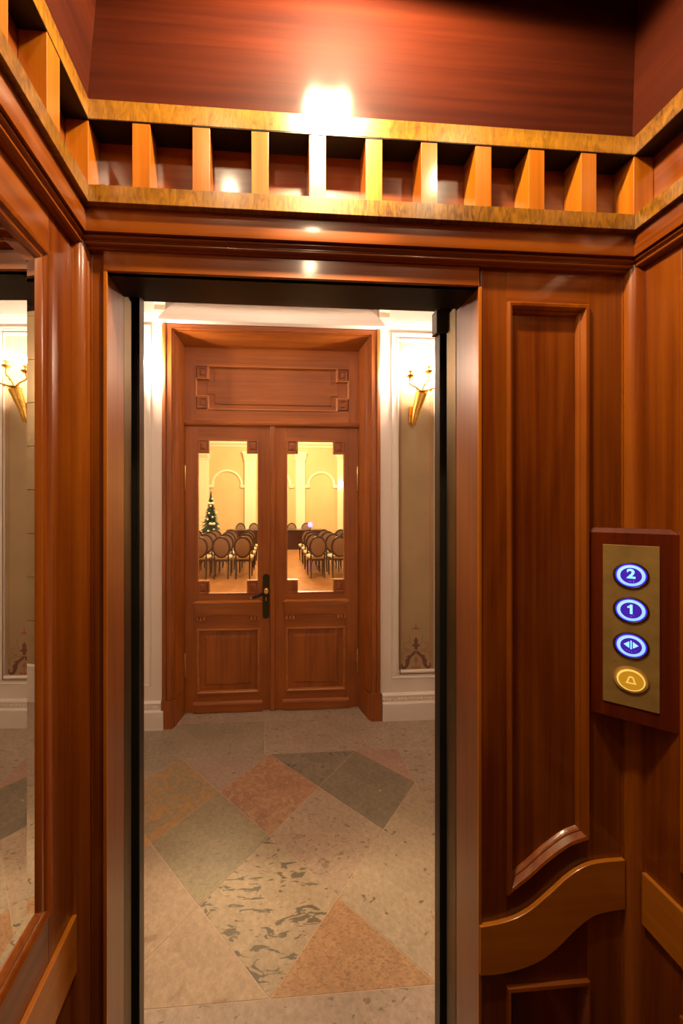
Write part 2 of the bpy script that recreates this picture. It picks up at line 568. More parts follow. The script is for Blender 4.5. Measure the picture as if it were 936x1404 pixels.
# wave band
band = [(x, z) for x, z in topc] + [(x, z) for x, z in reversed(botc)]
MB().prism([(x, 0.7415, z) for x, z in band], [(x, 0.750, z) for x, z in band]).build('wave_band', bandw['X'], wf, 0.0012, label='pale honey wood band in an S-curve')
LP = [(0.0, 0.0), (0.001, 0.007), (0.006, 0.009), (0.011, 0.003), (0.014, -0.004), (0.016, -0.0115)]
frame('lower_panel_moulding', mah['X'], wf, FRONT(0.75), 0.527, 0.721, 0.14, 0.53, LP, smooth=True)
box('lower_panel_field', deep, wf, 0.528, 0.72, 0.7605, 0.7625, 0.14, 0.53)


# corner posts: quarter-round with fillets
def corner_post(cx, cy, sx, name='corner_post'):
    pts = [(cx, cy)]
    pts.append((cx + sx * 0.0275, cy))
    pts.append((cx + sx * 0.0275, cy - 0.0028))
    for i in range(13):
        a = i / 12 * math.pi / 2
        pts.append((cx + sx * (0.0008 + 0.0240 * math.cos(a)), cy - 0.0008 - 0.0240 * math.sin(a)))
    pts.append((cx + sx * 0.0028, cy - 0.0275))
    pts.append((cx, cy - 0.0275))
    return MB().prism([(x, y, 0) for x, y in pts], [(x, y, 2.14) for x, y in pts]).build(name, mouldw, wf, smooth=True)


corner_post(XL, YF, 1)
corner_post(XR, YF, -1)

# ---- left wall with mirror
wl = empty('wall_left', (0, 0, 0), kind=STRUCT)
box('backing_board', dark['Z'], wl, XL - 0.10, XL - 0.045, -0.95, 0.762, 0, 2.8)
box('stile', mah['Z'], wl, XL - 0.0445, XL, 0.652, 0.762, 0, 2.15, 0.001)
box('rail', mah['Y'], wl, XL - 0.0445, XL, -0.90, 0.652, 2.055, 2.15, 0.0008)
box('rail', mah['Y'], wl, XL - 0.0445, XL, -0.90, 0.652, 0.0, 0.874, 0.0008)
box('stile', mah['Z'], wl, XL - 0.0445, XL, -0.90, -0.62, 0.874, 2.055, 0.001)
MP = [(-0.001, 0.0), (0.0, 0.005), (0.005, 0.009), (0.011, 0.006), (0.015, 0.001), (0.020, 0.0), (0.025, 0.004), (0.030, 0.001), (0.034, -0.003), (0.035, -0.025)]
frame('mirror_moulding', mouldw, wl, LEFT(XL), -0.62, 0.652, 0.876, 2.055, MP, smooth=True)
box('straight_band', bandw['Y'], wl, XL, XL + 0.010, -0.90, 0.726, 0.669, 0.782, 0.0012)

# mirror: bevelled sheet, hung a little out of parallel
mir = empty('wall_mirror', (XL - 0.004, 0.6165, 0.876), R(-1.65), label='tall rectangular mirror with polished slanting edge on the left wall', cat='mirror')
T0, T1, BV = -1.20, 0.003, 0.017
H0, H1 = 0.034, 1.145
outer = [(0, T0, H0), (0, T1, H0), (0, T1, H1), (0, T0, H1)]
inner = [(0, T0 + BV, H0 + BV), (0, T1 - BV, H0 + BV), (0, T1 - BV, H1 - BV), (0, T0 + BV, H1 - BV)]
MB().add(inner + [(-0.004, y, z) for _, y, z in inner], [(0, 1, 2, 3), (7, 6, 5, 4), (0, 4, 5, 1), (1, 5, 6, 2), (2, 6, 7, 3), (3, 7, 4, 0)]).build('mirror_sheet', mirror_m, mir)
MB().loops([inner, [(0.0014, y, z) for _, y, z in outer], [(-0.0042, y, z) for _, y, z in outer]]).build('bevelled_edge', mirror_m, mir)

# ---- right wall
wr = empty('wall_right', (0, 0, 0), kind=STRUCT)
box('backing_board', mah['Z'], wr, XR + 0.012, XR + 0.08, -0.95, 0.762, 0, 2.8)
box('stile', mah['Z'], wr, XR, XR + 0.0115, 0.655, 0.762, 0, 2.15, 0.001)
box('stile', mah['Z'], wr, XR, XR + 0.0115, -0.90, -0.45, 0, 2.15, 0.001)
box('rail', mah['Y'], wr, XR, XR + 0.0115, -0.45, 0.655, 2.06, 2.15, 0.0008)
box('rail', mah['Y'], wr, XR, XR + 0.0115, -0.45, 0.655, 0.575, 0.865, 0.0008)
box('rail', mah['Y'], wr, XR, XR + 0.0115, -0.45, 0.655, 0.0, 0.14, 0.0008)
frame('panel_moulding', mouldw, wr, RIGHT(XR), -0.45, 0.655, 0.865, 2.06, PROF, smooth=True)
frame('lower_panel_moulding', mah['Y'], wr, RIGHT(XR), -0.45, 0.655, 0.14, 0.575, LP, smooth=True)
box('straight_band', bandw['Y'], wr, XR - 0.010, XR, -0.90, 0.7225, 0.678, 0.792, 0.0012)

# ---- back wall, ceiling
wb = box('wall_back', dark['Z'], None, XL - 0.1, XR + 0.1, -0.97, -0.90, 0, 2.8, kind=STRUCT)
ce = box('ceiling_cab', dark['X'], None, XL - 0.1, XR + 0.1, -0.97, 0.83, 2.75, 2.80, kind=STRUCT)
DLAB = ['left of the pair nearest the lift doorway', 'right of the pair nearest the lift doorway', 'nearest the back wall', 'nearest the mirror wall', 'nearest the control panel wall']
for (lx, ly), dl_ in zip(CAB_LAMPS, DLAB):
    d = empty('downlight', (lx, ly, 2.75), label='round brass-rimmed downlight in the lift ceiling, ' + dl_, cat='lamp', group='downlights of the lift ceiling')
    MB().lathe([(0.034, 0.001), (0.034, -0.006), (0.040, -0.006), (0.042, 0.0)], n=24).build('trim_ring', brass, d, smooth=True)
    MB().lathe([(0.026, -0.001), (0.026, -0.003)], n=24).build('lens', lampglow, d)

# ---- cornice (trim_1): mitred rails, posts and mouldings on three sides
tr = empty('trim_1', (0, 0, 0), kind=STRUCT)


def u_mould(name, prof, mats, bevel=0.0, smooth=False, **k):
    """prof = list of (proud, z), closed ring; three mitred lengths"""
    yb = -0.90
    f0 = [(XL + p, YF - p, z) for p, z in prof]
    f1 = [(XR - p, YF - p, z) for p, z in prof]
    MB().loops([f0, f1], True, True, True).build(name, mats['X'], tr, bevel, smooth, **k)
    g0 = [(XL + p, yb, z) for p, z in prof]
    MB().loops([g0, f0], True, True, True).build(name, mats['Y'], tr, bevel, smooth, **k)
    h1 = [(XR - p, yb, z) for p, z in prof]
    MB().loops([f1, h1], True, True, True).build(name, mats['Y'], tr, bevel, smooth, **k)


u_mould('lower_rail', [(-0.01, 2.200), (0.040, 2.200), (0.040, 2.234), (-0.01, 2.234)], burl, 0.0008, label='burl veneer rail')
u_mould('upper_rail', [(0.006, 2.363), (0.040, 2.363), (0.040, 2.402), (0.006, 2.402)], burl, 0.0008, label='burl veneer rail')
u_mould('shelf_board', [(-0.01, 2.3635), (0.0058, 2.3635), (0.0058, 2.4015), (-0.01, 2.4015)], dark)
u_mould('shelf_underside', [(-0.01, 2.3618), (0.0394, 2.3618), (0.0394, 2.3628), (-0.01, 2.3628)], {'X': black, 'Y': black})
u_mould('fascia', [(-0.01, 2.152), (0.0275, 2.152), (0.029, 2.160), (0.0285, 2.1995), (-0.01, 2.1995)], mah, 0.0, True)


def arc(cp, cz, r, a0, a1, n=6):
    return [(cp + r * math.cos(R(a0 + (a1 - a0) * i / n)), cz + r * math.sin(R(a0 + (a1 - a0) * i / n))) for i in range(n + 1)]


u_mould('bead_moulding', [(-0.01, 2.1515), (0.018, 2.1515)] + arc(0.018, 2.1475, 0.0040, 70, -70) + [(0.0165, 2.1425), (0.0165, 2.1405)] + arc(0.0130, 2.1370, 0.0040, 60, -60)
        + [(0.010, 2.1325), (0.008, 2.1290), (-0.01, 2.1290)], mah, 0.0, True)
# frieze board behind the posts
box('frieze_board', mah['X'], tr, XL + 0.001, XR - 0.001, 0.756, 0.7615, 2.22, 2.375)
box('frieze_board', mah['Y'], tr, XL - 0.044, XL - 0.006, -0.90, 0.756, 2.22, 2.375)
box('frieze_board', mah['Y'], tr, XR + 0.006, XR + 0.0115, -0.90, 0.756, 2.22, 2.375)
post_me = None


def post(x0, x1, y0, y1):
    box('post', honey['Z'], tr, x0, x1, y0, y1, 2.234, 2.3617, 0.0008)


for i in range(9):
    x = -0.272 + 0.1176 * i
    post(x, x + 0.035, 0.7115, 0.7558)
post(XL - 0.005, XL + 0.039, 0.7115, 0.7558)
post(XR - 0.040, XR + 0.005, 0.7115, 0.7558)
for i in range(8):
    y = 0.583 - 0.1176 * i
    post(XL - 0.005, XL + 0.039, y, y + 0.035)
    post(XR - 0.039, XR + 0.005, y, y + 0.035)

# upper panels above the rails
up = empty('trim_2', (0, 0, 0), kind=STRUCT)
zt, zb = 2.752, 2.3995
fl_b, fl_t = (-0.378, 0.745), (-0.346, 0.741)
fr_b, fr_t = (0.822, 0.745), (0.829, 0.741)


def slab(name, a, b, c, d, off, mat):
    q = [a, b, c, d]
    MB().prism(q, [tuple(Vector(p) + Vector(off)) for p in q]).build(name, mat, up)


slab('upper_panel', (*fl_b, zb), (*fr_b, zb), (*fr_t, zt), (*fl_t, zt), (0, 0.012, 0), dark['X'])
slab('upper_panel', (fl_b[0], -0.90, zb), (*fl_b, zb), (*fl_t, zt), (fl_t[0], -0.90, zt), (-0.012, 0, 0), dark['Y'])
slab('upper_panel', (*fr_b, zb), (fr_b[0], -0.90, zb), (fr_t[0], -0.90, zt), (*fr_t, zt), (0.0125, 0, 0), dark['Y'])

# ---- control panel across the right front corner
A0 = Vector((0.720, 0.750, 0))
B0 = Vector((0.830, 0.658, 0))
ang = math.atan2(B0.y - A0.y, B0.x - A0.x)
LC = (B0 - A0).length
cop = empty('lift_control_panel', (A0.x, A0.y, 1.138), ang, label='wooden lift control panel with lit call buttons set across the corner', cat='control panel')
# local frame: +x along the face, -y out of the corner, z up
H = 0.4145
inv = Matrix.Translation((A0.x, A0.y, 1.138)) @ Matrix.Rotation(ang, 4, 'Z')
inv = inv.inverted()
ca = inv @ Vector((0.8295, 0.7495, 1.138))
ctri = [(0.002, 0.0), (LC - 0.002, 0.0), (LC - 0.003, 0.004), (ca.x, ca.y), (0.004, 0.003)]
ch = 0.010
lo = [(0.0005, 0), (LC - 0.0005, 0), (ca.x, ca.y - 0.001)]
shr = [(0.011, 0.009), (LC - 0.011, 0.009), (ca.x, ca.y - 0.008)]
MB().loops([[(x, y, 0) for x, y in lo], [(x, y, H - ch) for x, y in lo], [(x, y, H) for x, y in shr]], True, True, True).build('housing', deep, cop)
MB().box(0.0262, 0.1145, -0.0022, 0.0, 0.032, 0.3785).build('face_plate', brass_pl, cop, 0.0006)


def disc(prof, cx, cz, name, mat, par, n=40, **k):
    M = Matrix.Translation((cx, 0, cz)) @ Matrix.Rotation(R(90), 4, 'X')
    return MB().lathe(prof, n=n).build(name, mat, par, smooth=True, M=M, **k)


def text_mesh(name, s, size, cx, cz, y, mat, par):
    cu = bpy.data.curves.new(name, 'FONT')
    cu.body = s
    cu.size = size
    cu.align_x = 'CENTER'
    cu.align_y = 'CENTER'
    cu.extrude = 0.0003
    cu.offset = 0.0009
    t = bpy.data.objects.new(name, cu)
    COL.objects.link(t)
    dg = bpy.context.evaluated_depsgraph_get()
    me = bpy.data.meshes.new_from_object(t.evaluated_get(dg))
    bpy.data.objects.remove(t)
    me.transform(Matrix.Translation((cx, y, cz)) @ Matrix.Rotation(R(90), 4, 'X'))
    me.materials.clear()
    me.materials.append(mat)
    o = bpy.data.objects.new(name, me)
    COL.objects.link(o)
    o.parent = par
    return o


BX = 0.0706
for k, zc in enumerate((1.4524, 1.3781, 1.3021, 1.2283)):
    cz = zc - 1.138
    lab = ['blue lit button marked 2', 'blue lit button marked 1', 'blue lit door-open button', 'amber alarm button with a bell'][k]
    bt = disc([(0.0285, 0.002), (0.0285, 0.0042), (0.0262, 0.0052), (0.0245, 0.0040)], BX, cz, 'button', steel if k < 3 else brass_pl, cop, label=lab)
    if k < 3:
        disc([(0.0244, 0.002), (0.0244, 0.0056)], BX, cz, 'button_rim', halo_m, bt)
        disc([(0.0222, 0.002), (0.0222, 0.0064), (0.0212, 0.0068)], BX, cz, 'light_ring', ring_m, bt)
        disc([(0.0168, 0.002), (0.0168, 0.0070)], BX, cz, 'button_core', core_m, bt)
        if k < 2:
            if k == 0:
                text_mesh('digit', '2', 0.027, BX, cz + 0.003, -0.0073, digit_m, bt)
            else:
                one = [(0.0022, -0.0075), (0.0022, 0.0125), (-0.0012, 0.0125), (-0.0022, 0.0100), (-0.0058, 0.0080), (-0.0058, 0.0048), (-0.0018, 0.0060), (-0.0018, -0.0075)]
                MB().prism([(BX + x, -0.0076, cz + z) for x, z in one], [(BX + x, -0.0070, cz + z) for x, z in one]).build('digit', digit_m, bt)
        else:
            mm = MB()
            for sx in (-1, 1):
                tri = [(BX + sx * 0.0028, -0.0073, cz - 0.0045), (BX + sx * 0.0028, -0.0073, cz + 0.0095), (BX + sx * 0.0115, -0.0073, cz + 0.0025)]
                mm.prism(tri, [(x, y + 0.0005, z) for x, y, z in tri])
            mm.box(BX - 0.001, BX + 0.001, -0.0073, -0.0068, cz - 0.0065, cz + 0.0115)
            mm.build('door_open_symbol', digit_m, bt)
        mm = MB()
        for dx, dz in {0: [(-0.003, -0.012), (0.0, -0.0125), (0.004, -0.0105), (0.004, -0.0130)], 1: [(0.0, -0.0125), (0.004, -0.0105)], 2: [(-0.007, -0.0095), (-0.003, -0.0115), (0.001, -0.0125), (0.0065, -0.0100)]}[k]:
            mm.ball((BX + dx, -0.0072, cz + dz), 0.0007, 6)
        mm.build('braille_dots', dot_m, bt)
    else:
        disc([(0.0222, 0.002), (0.0222, 0.0068), (0.0205, 0.0072)], BX, cz, 'light_ring', yel_l, bt)
        disc([(0.0198, 0.002), (0.0198, 0.0074)], BX, cz, 'button_core', yel_m, bt)
        bell = [(-0.0085, -0.0065), (0.0085, -0.0065), (0.0062, -0.0020), (0.0045, 0.0055), (0.0022, 0.0090), (-0.0022, 0.0090), (-0.0045, 0.0055), (-0.0062, -0.0020)]
        ins = [(x * 0.66, -0.0045 + (z + 0.0065) * 0.70) for x, z in bell]
        lp = lambda P, y: [(BX + x, y, cz + z) for x, z in P]
        MB().loops([lp(bell, -0.0074), lp(bell, -0.0080), lp(ins, -0.0080), lp(ins, -0.0074)]).build('bell_symbol', yel_l, bt)
MB().ball((0.0465, -0.0024, 0.1255), 0.0012, 8).build('screw', steel, cop)

# ================================================================== LANDING DOORWAY
lf = empty('door_2', (0, 0, 0), kind=STRUCT)
box('landing_jamb', darkm, lf, -0.40, -0.325, 0.897, 0.93, 0, 2.20, 0.001)
box('landing_jamb', darkm, lf, 0.451, 0.53, 0.902, 0.93, 0, 2.20, 0.001)
box('landing_header', black, lf, -0.40, 0.53, 0.897, 0.94, 2.139, 2.30)
box('gap_cover', blackm, lf, -0.40, -0.350, 0.878, 0.896, 0, 2.30)
box('gap_cover', blackm, lf, 0.480, 0.53, 0.890, 0.9015, 0, 2.30)
box('gap_cover', black, lf, -0.40, 0.53, 0.8345, 0.896, 2.15, 2.30)
box('door_bracket', plain('grey_bracket', (0.10, 0.10, 0.085), 0.5), lf, 0.4405, 0.50, 0.8965, 0.926, 2.060, 2.122, 0.002)
MB().tube([(-0.330, 0.8955, 2.02), (-0.333, 0.8955, 1.99), (-0.329, 0.8955, 1.965), (-0.329, 0.8955, 1.55), (-0.331, 0.8955, 1.50)], 0.0007, 6).build('sensor_cable', steel, lf)

# ================================================================== HALL
wn = MB()
wn.box(-3.4, -0.40, 0.941, 1.02, -0.02, 3.9)
wn.box(0.53, 3.9, 0.941, 1.02, -0.02, 3.9)
wn.box(-0.40, 0.53, 0.941, 1.02, 2.30, 3.9)
wn.build('wall_hall_near', plaster, None, kind=STRUCT)
box('wall_hall_left', plaster, None, -3.5, -3.4, 0.94, 2.58, -0.02, 3.9, kind=STRUCT)
box('wall_hall_right', plaster_c, None, 3.9, 4.0, 0.94, 2.58, -0.02, 3.9, kind=STRUCT)
box('ceiling_hall', ceil_m, None, -3.5, 4.0, 0.94, 2.9, 3.9, 4.0, kind=STRUCT)

# floor with stone tiles
fh = empty('floor_hall', (0, 0, 0), kind=STRUCT)
box('bedding', joint_m, fh, -3.4, 3.9, 0.886, 2.76, -0.05, -0.0012)
h, Y0 = 0.281, 2.2615
XB = 3 * h


def clip(poly, f):
    out = []
    for i in range(len(poly)):
        a, b = poly[i], poly[(i + 1) % len(poly)]
        fa, fb = f(a), f(b)
        if fa >= 0:
            out.append(a)
        if fa * fb < 0:
            t = fa / (fa - fb)
            out.append((a[0] + (b[0] - a[0]) * t, a[1] + (b[1] - a[1]) * t))
    return out


def tile(poly, mat, g=0.0013):
    cx = sum(p[0] for p in poly) / len(poly)
    cy = sum(p[1] for p in poly) / len(poly)
    # shrink every edge inwards by g
    n = len(poly)
    area = sum(poly[i][0] * poly[(i + 1) % n][1] - poly[(i + 1) % n][0] * poly[i][1] for i in range(n))
    if area < 0:
        poly = poly[::-1]
    q = []
    for i in range(n):
        p0, p1, p2 = Vector(poly[i - 1]), Vector(poly[i]), Vector(poly[(i + 1) % n])
        d1, d2 = (p1 - p0).normalized(), (p2 - p1).normalized()
        n1, n2 = Vector((-d1.y, d1.x)), Vector((-d2.y, d2.x))
        bis = n1 + n2
        bis = bis / max(0.2, bis.dot(n1))
        q.append(tuple(p1 + bis * g))
    e = [(x - cx, y - cy) for x, y in q]
    dz = random.uniform(-0.0004, 0.0004)
    o = MB().loops([[(x, y, -0.02) for x, y in e], [(x, y, -0.0008) for x, y in e], [(x * 0.997, y * 0.997, dz) for x, y in e]], True, True, True).build('tile', mat, fh)
    o.location = (cx, cy, 0)
    return o


TILES = {(0, -1): 'red', (-2, -1): 'mustard', (2, -1): 'grey', (-1, 0): 'purple', (1, 0): 'darkg', (3, 0): 'pink', (-3, 0): 'bgrey', (-1, -2): 'olive', (1, -2): 'fleck',
         (-3, -2): 'orange', (3, -2): 'light', (0, -3): 'vein', (-2, -3): 'brown', (2, -3): 'light', (1, -4): 'rust', (-1, -4): 'brown', (3, -4): 'light', (-3, -4): 'vein'}
for (i, j), mt in TILES.items():
    P = [(i * h, Y0 + (j + 1) * h), ((i - 1) * h, Y0 + j * h), (i * h, Y0 + (j - 1) * h), ((i + 1) * h, Y0 + j * h)]
    for f in (lambda p: Y0 - p[1], lambda p: p[1] - (Y0 - 4 * h), lambda p: XB - p[0], lambda p: p[0] + XB):
        P = clip(P, f)
    if len(P) > 2:
        tile(P, ST[mt])


def rect(x0, x1, y0, y1, mt):
    tile([(x0, y0), (x1, y0), (x1, y1), (x0, y1)], ST[mt])


YB = Y0 - 4 * h
rect(-0.95, -0.035, Y0, 2.605, 'bgrey')
rect(-0.035, 1.10, Y0, 2.605, 'border')
rect(1.10, 1.9, Y0, 2.605, 'border')
rect(-1.8, -0.95, Y0, 2.605, 'border')
rect(-0.66, 0.72, 2.605, 2.752, 'border')
rect(XB, 1.9, YB, 1.72, 'light')
rect(XB, 1.9, 1.72, Y0, 'border')
rect(-1.8, -XB, YB, 1.72, 'border')
rect(-1.8, -XB, 1.72, Y0, 'brown')
rect(-0.55, 0.30, 0.93, YB, 'border')
rect(0.30, 1.3, 0.93, YB, 'border')
rect(-1.8, -0.55, 0.93, YB, 'brown')
for x in (1.9, 2.7):
    rect(x, x + 0.8, YB, Y0, 'light')
rect(-3.0, -1.8, YB, Y0, 'light')

# far wall of the hall
HY = 2.58
DL, DR, DT = -0.655, 0.71, 2.835
wh = empty('wall_hall_far', (0, 0, 0), kind=STRUCT)
PX0, PX1, PZ0, PZ1 = 0.972, 1.251, 0.339, 2.87
m = MB()
for s in (1,):
    m.box(DR + 0.06, PX0, HY, 2.9, 0, 3.9)
    m.box(PX0, PX1, HY, 2.9, 0, PZ0)
    m.box(PX0, PX1, HY, 2.9, PZ1, 3.9)
    m.box(PX1, 1.40, HY, 2.9, 0, 3.9)
CXD = 0.031
LX0, LX1 = 2 * CXD - PX1, 2 * CXD - PX0
m.box(LX1, DL - 0.06, HY, 2.9, 0, 3.9)
m.box(LX0, LX1, HY, 2.9, 0, PZ0)
m.box(LX0, LX1, HY, 2.9, PZ1, 3.9)
m.box(-1.34, LX0, HY, 2.9, 0, 3.9)
m.box(DL - 0.06, DR + 0.06, HY, 2.9, DT + 0.06, 3.9)
m.build('pier', plaster, wh)
for a, b in ((PX0, PX1), (LX0, LX1)):
    box('beige_panel', beige, wh, a - 0.01, b + 0.01, HY + 0.014, HY + 0.10, PZ0 - 0.01, PZ1 + 0.01)
    frame('panel_frame', plaster, wh, FRONT(HY), a - 0.058, b + 0.058, PZ0 - 0.034, PZ1 + 0.04,
          [(0, 0), (0.001, 0.008), (0.008, 0.010), (0.014, 0.004), (0.040, 0.003), (0.044, 0.009), (0.052, 0.009), (0.057, 0.002), (0.058, -0.014)], smooth=True)
    frame('painted_line', brown_line, wh, FRONT(HY - 0.014), a + 0.001, b - 0.001, PZ0 + 0.001, PZ1 - 0.001, [(0, 0.0), (0, 0.0012), (0.006, 0.0012), (0.006, 0)])
    for xx in (a + 0.026, b - 0.030):
        box('painted_line', rust_line, wh, xx, xx + 0.004, HY + 0.0132, HY + 0.014, PZ0 + 0.10, PZ1 - 0.03)
    # stencilled ornament, built upwards from the panel foot
    ox = (a + b) / 2
    oz = PZ0 + 0.02

    def orn(pts, mat, sy):
        for sgn in (1, -1):
            q = [(ox + sgn * x, HY + 0.0128 - 0.0001 * sy, oz + z) for x, z in pts]
            sm.prism(q, [(x, HY + 0.0142, z) for x, y, z in q])

    sm = MB()
    # big foliage scrolls
    sc = catmull([(0.112, 0.052), (0.118, 0.030), (0.108, 0.010), (0.086, 0.006), (0.066, 0.022), (0.052, 0.050), (0.046, 0.080), (0.030, 0.102), (0.010, 0.116), (0.002, 0.128)], 4)
    sc2 = catmull([(0.104, 0.050), (0.106, 0.034), (0.098, 0.026), (0.088, 0.030), (0.082, 0.050), (0.084, 0.076), (0.064, 0.094), (0.050, 0.110), (0.022, 0.136), (0.002, 0.150)], 4)
    for sgn in (1, -1):
        l0 = [(ox + sgn * x, HY + 0.0128, oz + z) for x, z in sc]
        l1_ = [(ox + sgn * x, HY + 0.0128, oz + z) for x, z in sc2]
        sm.loops([l0, l1_], False)
    leaf = [(0.0, 0.150), (0.012, 0.156), (0.014, 0.176), (0.040, 0.184), (0.020, 0.192), (0.012, 0.205), (0.016, 0.222), (0.008, 0.236), (0.0, 0.252)]
    for sgn in (1, -1):
        q = [(ox, HY + 0.0128, oz + 0.150)] + [(ox + sgn * x, HY + 0.0128, oz + z) for x, z in leaf]
        sm.prism(q, [(x, HY + 0.0142, z) for x, y, z in q])
    orn([(0.044, 0.096), (0.078, 0.098), (0.060, 0.112), (0.040, 0.110)], None, 1)
    sm.build('stencil_ornament', stencil_d, wh, label='dark brown stencilled scrolls')
    sm = MB()
    # three balls, palmette, thin curls and top finial
    for bx in (-0.024, 0, 0.024):
        q = [(ox + bx + 0.011 * math.cos(t * math.pi / 6), HY + 0.0128, oz + 0.016 + 0.011 * math.sin(t * math.pi / 6)) for t in range(12)]
        sm.prism(q, [(x, HY + 0.0142, z) for x, y, z in q])
    orn([(0, 0.030), (0.004, 0.034), (0.004, 0.060), (0.020, 0.066), (0.010, 0.078), (0.006, 0.092), (0.0, 0.104)], None, 1)
    orn([(0, 0.300), (0.006, 0.306), (0.042, 0.312), (0.010, 0.318), (0.004, 0.330), (0, 0.360)], None, 1)
    for path in ([(0.030, 0.200), (0.044, 0.206), (0.052, 0.220), (0.046, 0.240), (0.056, 0.256), (0.046, 0.262)],
                 [(0.040, 0.160), (0.070, 0.150), (0.090, 0.165), (0.096, 0.190), (0.084, 0.206), (0.070, 0.196)],
                 [(0.060, 0.130), (0.086, 0.140), (0.104, 0.120), (0.110, 0.090), (0.104, 0.070)],
                 [(0.020, 0.150), (0.044, 0.140), (0.066, 0.150), (0.076, 0.170)]):
        c = catmull(path, 5)
        for sgn in (1, -1):
            a_, b_ = [], []
            for i2, (x, z) in enumerate(c):
                p0, p1 = c[max(0, i2 - 1)], c[min(len(c) - 1, i2 + 1)]
                dx, dz = p1[0] - p0[0], p1[1] - p0[1]
                ln = math.hypot(dx, dz) or 1
                w = 0.0022
                a_.append((ox + sgn * (x - dz / ln * w), HY + 0.0128, oz + z + dx / ln * w))
                b_.append((ox + sgn * (x + dz / ln * w), HY + 0.0128, oz + z - dx / ln * w))
            sm.loops([a_, b_], False)
    sm.build('stencil_ornament', stencil_r, wh, label='rust red stencilled curls and finial')

# capital line and frieze on the piers
for a, b in ((DR + 0.125, 1.42), (-1.36, DL - 0.12)):
    MB().box(a, b, HY - 0.006, HY, 2.975, 2.99).box(a, b, HY - 0.012, HY, 2.99, 3.9).build('pier_capital', plaster, wh, 0.002)
# hipped moulding over the casing
z0, z1 = 2.925, 3.072
MB().loops([[(-0.79, HY - 0.055, z0), (0.85, HY - 0.055, z0), (0.85, HY, z0), (-0.79, HY, z0)],
            [(-0.79, HY - 0.055, z0 + 0.012), (0.85, HY - 0.055, z0 + 0.012), (0.85, HY, z0 + 0.012), (-0.79, HY, z0 + 0.012)],
            [(-0.765, HY - 0.046, z0 + 0.05), (0.825, HY - 0.046, z0 + 0.05), (0.825, HY, z0 + 0.05), (-0.765, HY, z0 + 0.05)],
            [(-0.73, HY - 0.026, z0 + 0.10), (0.79, HY - 0.026, z0 + 0.10), (0.79, HY, z0 + 0.10), (-0.73, HY, z0 + 0.10)],
            [(-0.69, HY - 0.006, z1), (0.75, HY - 0.006, z1), (0.75, HY, z1), (-0.69, HY, z1)]], True, True, True).build('door_hood', plaster, wh)
MB().box(-0.72, 0.78, HY - 0.05, HY, z1, z1 + 0.03).box(-0.75, 0.81, HY - 0.09, HY, z1 + 0.03, z1 + 0.12).build('hood_cornice', plaster, wh, 0.004)
for cxk, sx in ((-0.785, 1), (0.845, -1)):
    pr = [(0.0, 2.93), (-0.030, 2.955), (-0.044, 3.0), (-0.040, 3.04), (-0.060, 3.07), (-0.075, 3.10), (-0.075, 3.14), (0.0, 3.14)]
    MB().prism([(cxk - 0.035, HY + y, z) for y, z in pr], [(cxk + 0.045, HY + y, z) for y, z in pr]).build('corbel', plaster_c, wh, 0.003)
# baseboards of the hall
for n_, (a, b) in enumerate(((DR + 0.13, 1.44), (-1.40, DL - 0.105))):
    bb = MB()
    pr = [(0, 0), (0.030, 0), (0.030, 0.128), (0.026, 0.134), (0.018, 0.138), (0.018, 0.176), (0.022, 0.180), (0.022, 0.188), (0.012, 0.199), (0, 0.199)]
    bb.prism([(a, HY - p, z) for p, z in pr], [(b, HY - p, z) for p, z in pr])
    o = bb.build('baseboard_' + ('right', 'left')[n_], plaster, None, kind=STRUCT)
    bd = MB()
    k = int((b - a) / 0.024)
    for i in range(k):
        x = a + 0.012 + i * 0.024
        bd.ball((x, HY - 0.018, 0.158), 0.0085, 6, (1, 0.8, 1))
    bd.build('bead_row', plaster, o, kind='stuff', smooth=True)
# plaster blocks further right and left
for sgn in (1, -1):
    xs = ((1.40, 2.1), (2.104, 2.9), (2.904, 3.9)) if sgn > 0 else ((-2.2, -1.34), (-3.4, -2.204))
    for a, b in xs:
        for r_ in range(10):
            za = 0.30 + r_ * 0.36
            box('plaster_block', plaster_c if sgn < 0 else beige, wh, a, b, HY + 0.03, HY + 0.3, za, min(3.9, za + 0.355), 0.003)
        box('plinth_block', plaster, wh, a, b, HY, HY + 0.3, 0, 0.298, 0.004)

# ---- casing of the double doors (trim_3)
cs = empty('trim_3', (0, 0, 0), kind=STRUCT)
CP = [(-0.118, HY + 0.00), (-0.118, HY - 0.012), (-0.108, HY - 0.018), (-0.092, HY - 0.018), (-0.090, HY - 0.006), (-0.082, HY - 0.006), (-0.080, HY - 0.012), (-0.052, HY - 0.012), (-0.050, HY + 0.004), (-0.040, HY + 0.004), (-0.037, HY + 0.018),
      (-0.030, HY + 0.040), (-0.022, HY + 0.050), (-0.018, HY + 0.085), (-0.008, HY + 0.105), (-0.002, HY + 0.150), (0.0, HY + 0.175), (0.0, 2.80), (-0.06, 2.80), (-0.06, HY)]


def casing_piece(name, which, mat):
    lo_, hi_ = [], []
    for d, y in CP:
        if which == 'l':
            lo_.append((DL + d, y, 0.0)); hi_.append((DL + d, y, DT - d))
        elif which == 'r':
            lo_.append((DR - d, y, 0.0)); hi_.append((DR - d, y, DT - d))
        else:
            lo_.append((DL + d, y, DT - d)); hi_.append((DR - d, y, DT - d))
    MB().loops([lo_, hi_], True, True, True).build(name, mat, cs, smooth=True)


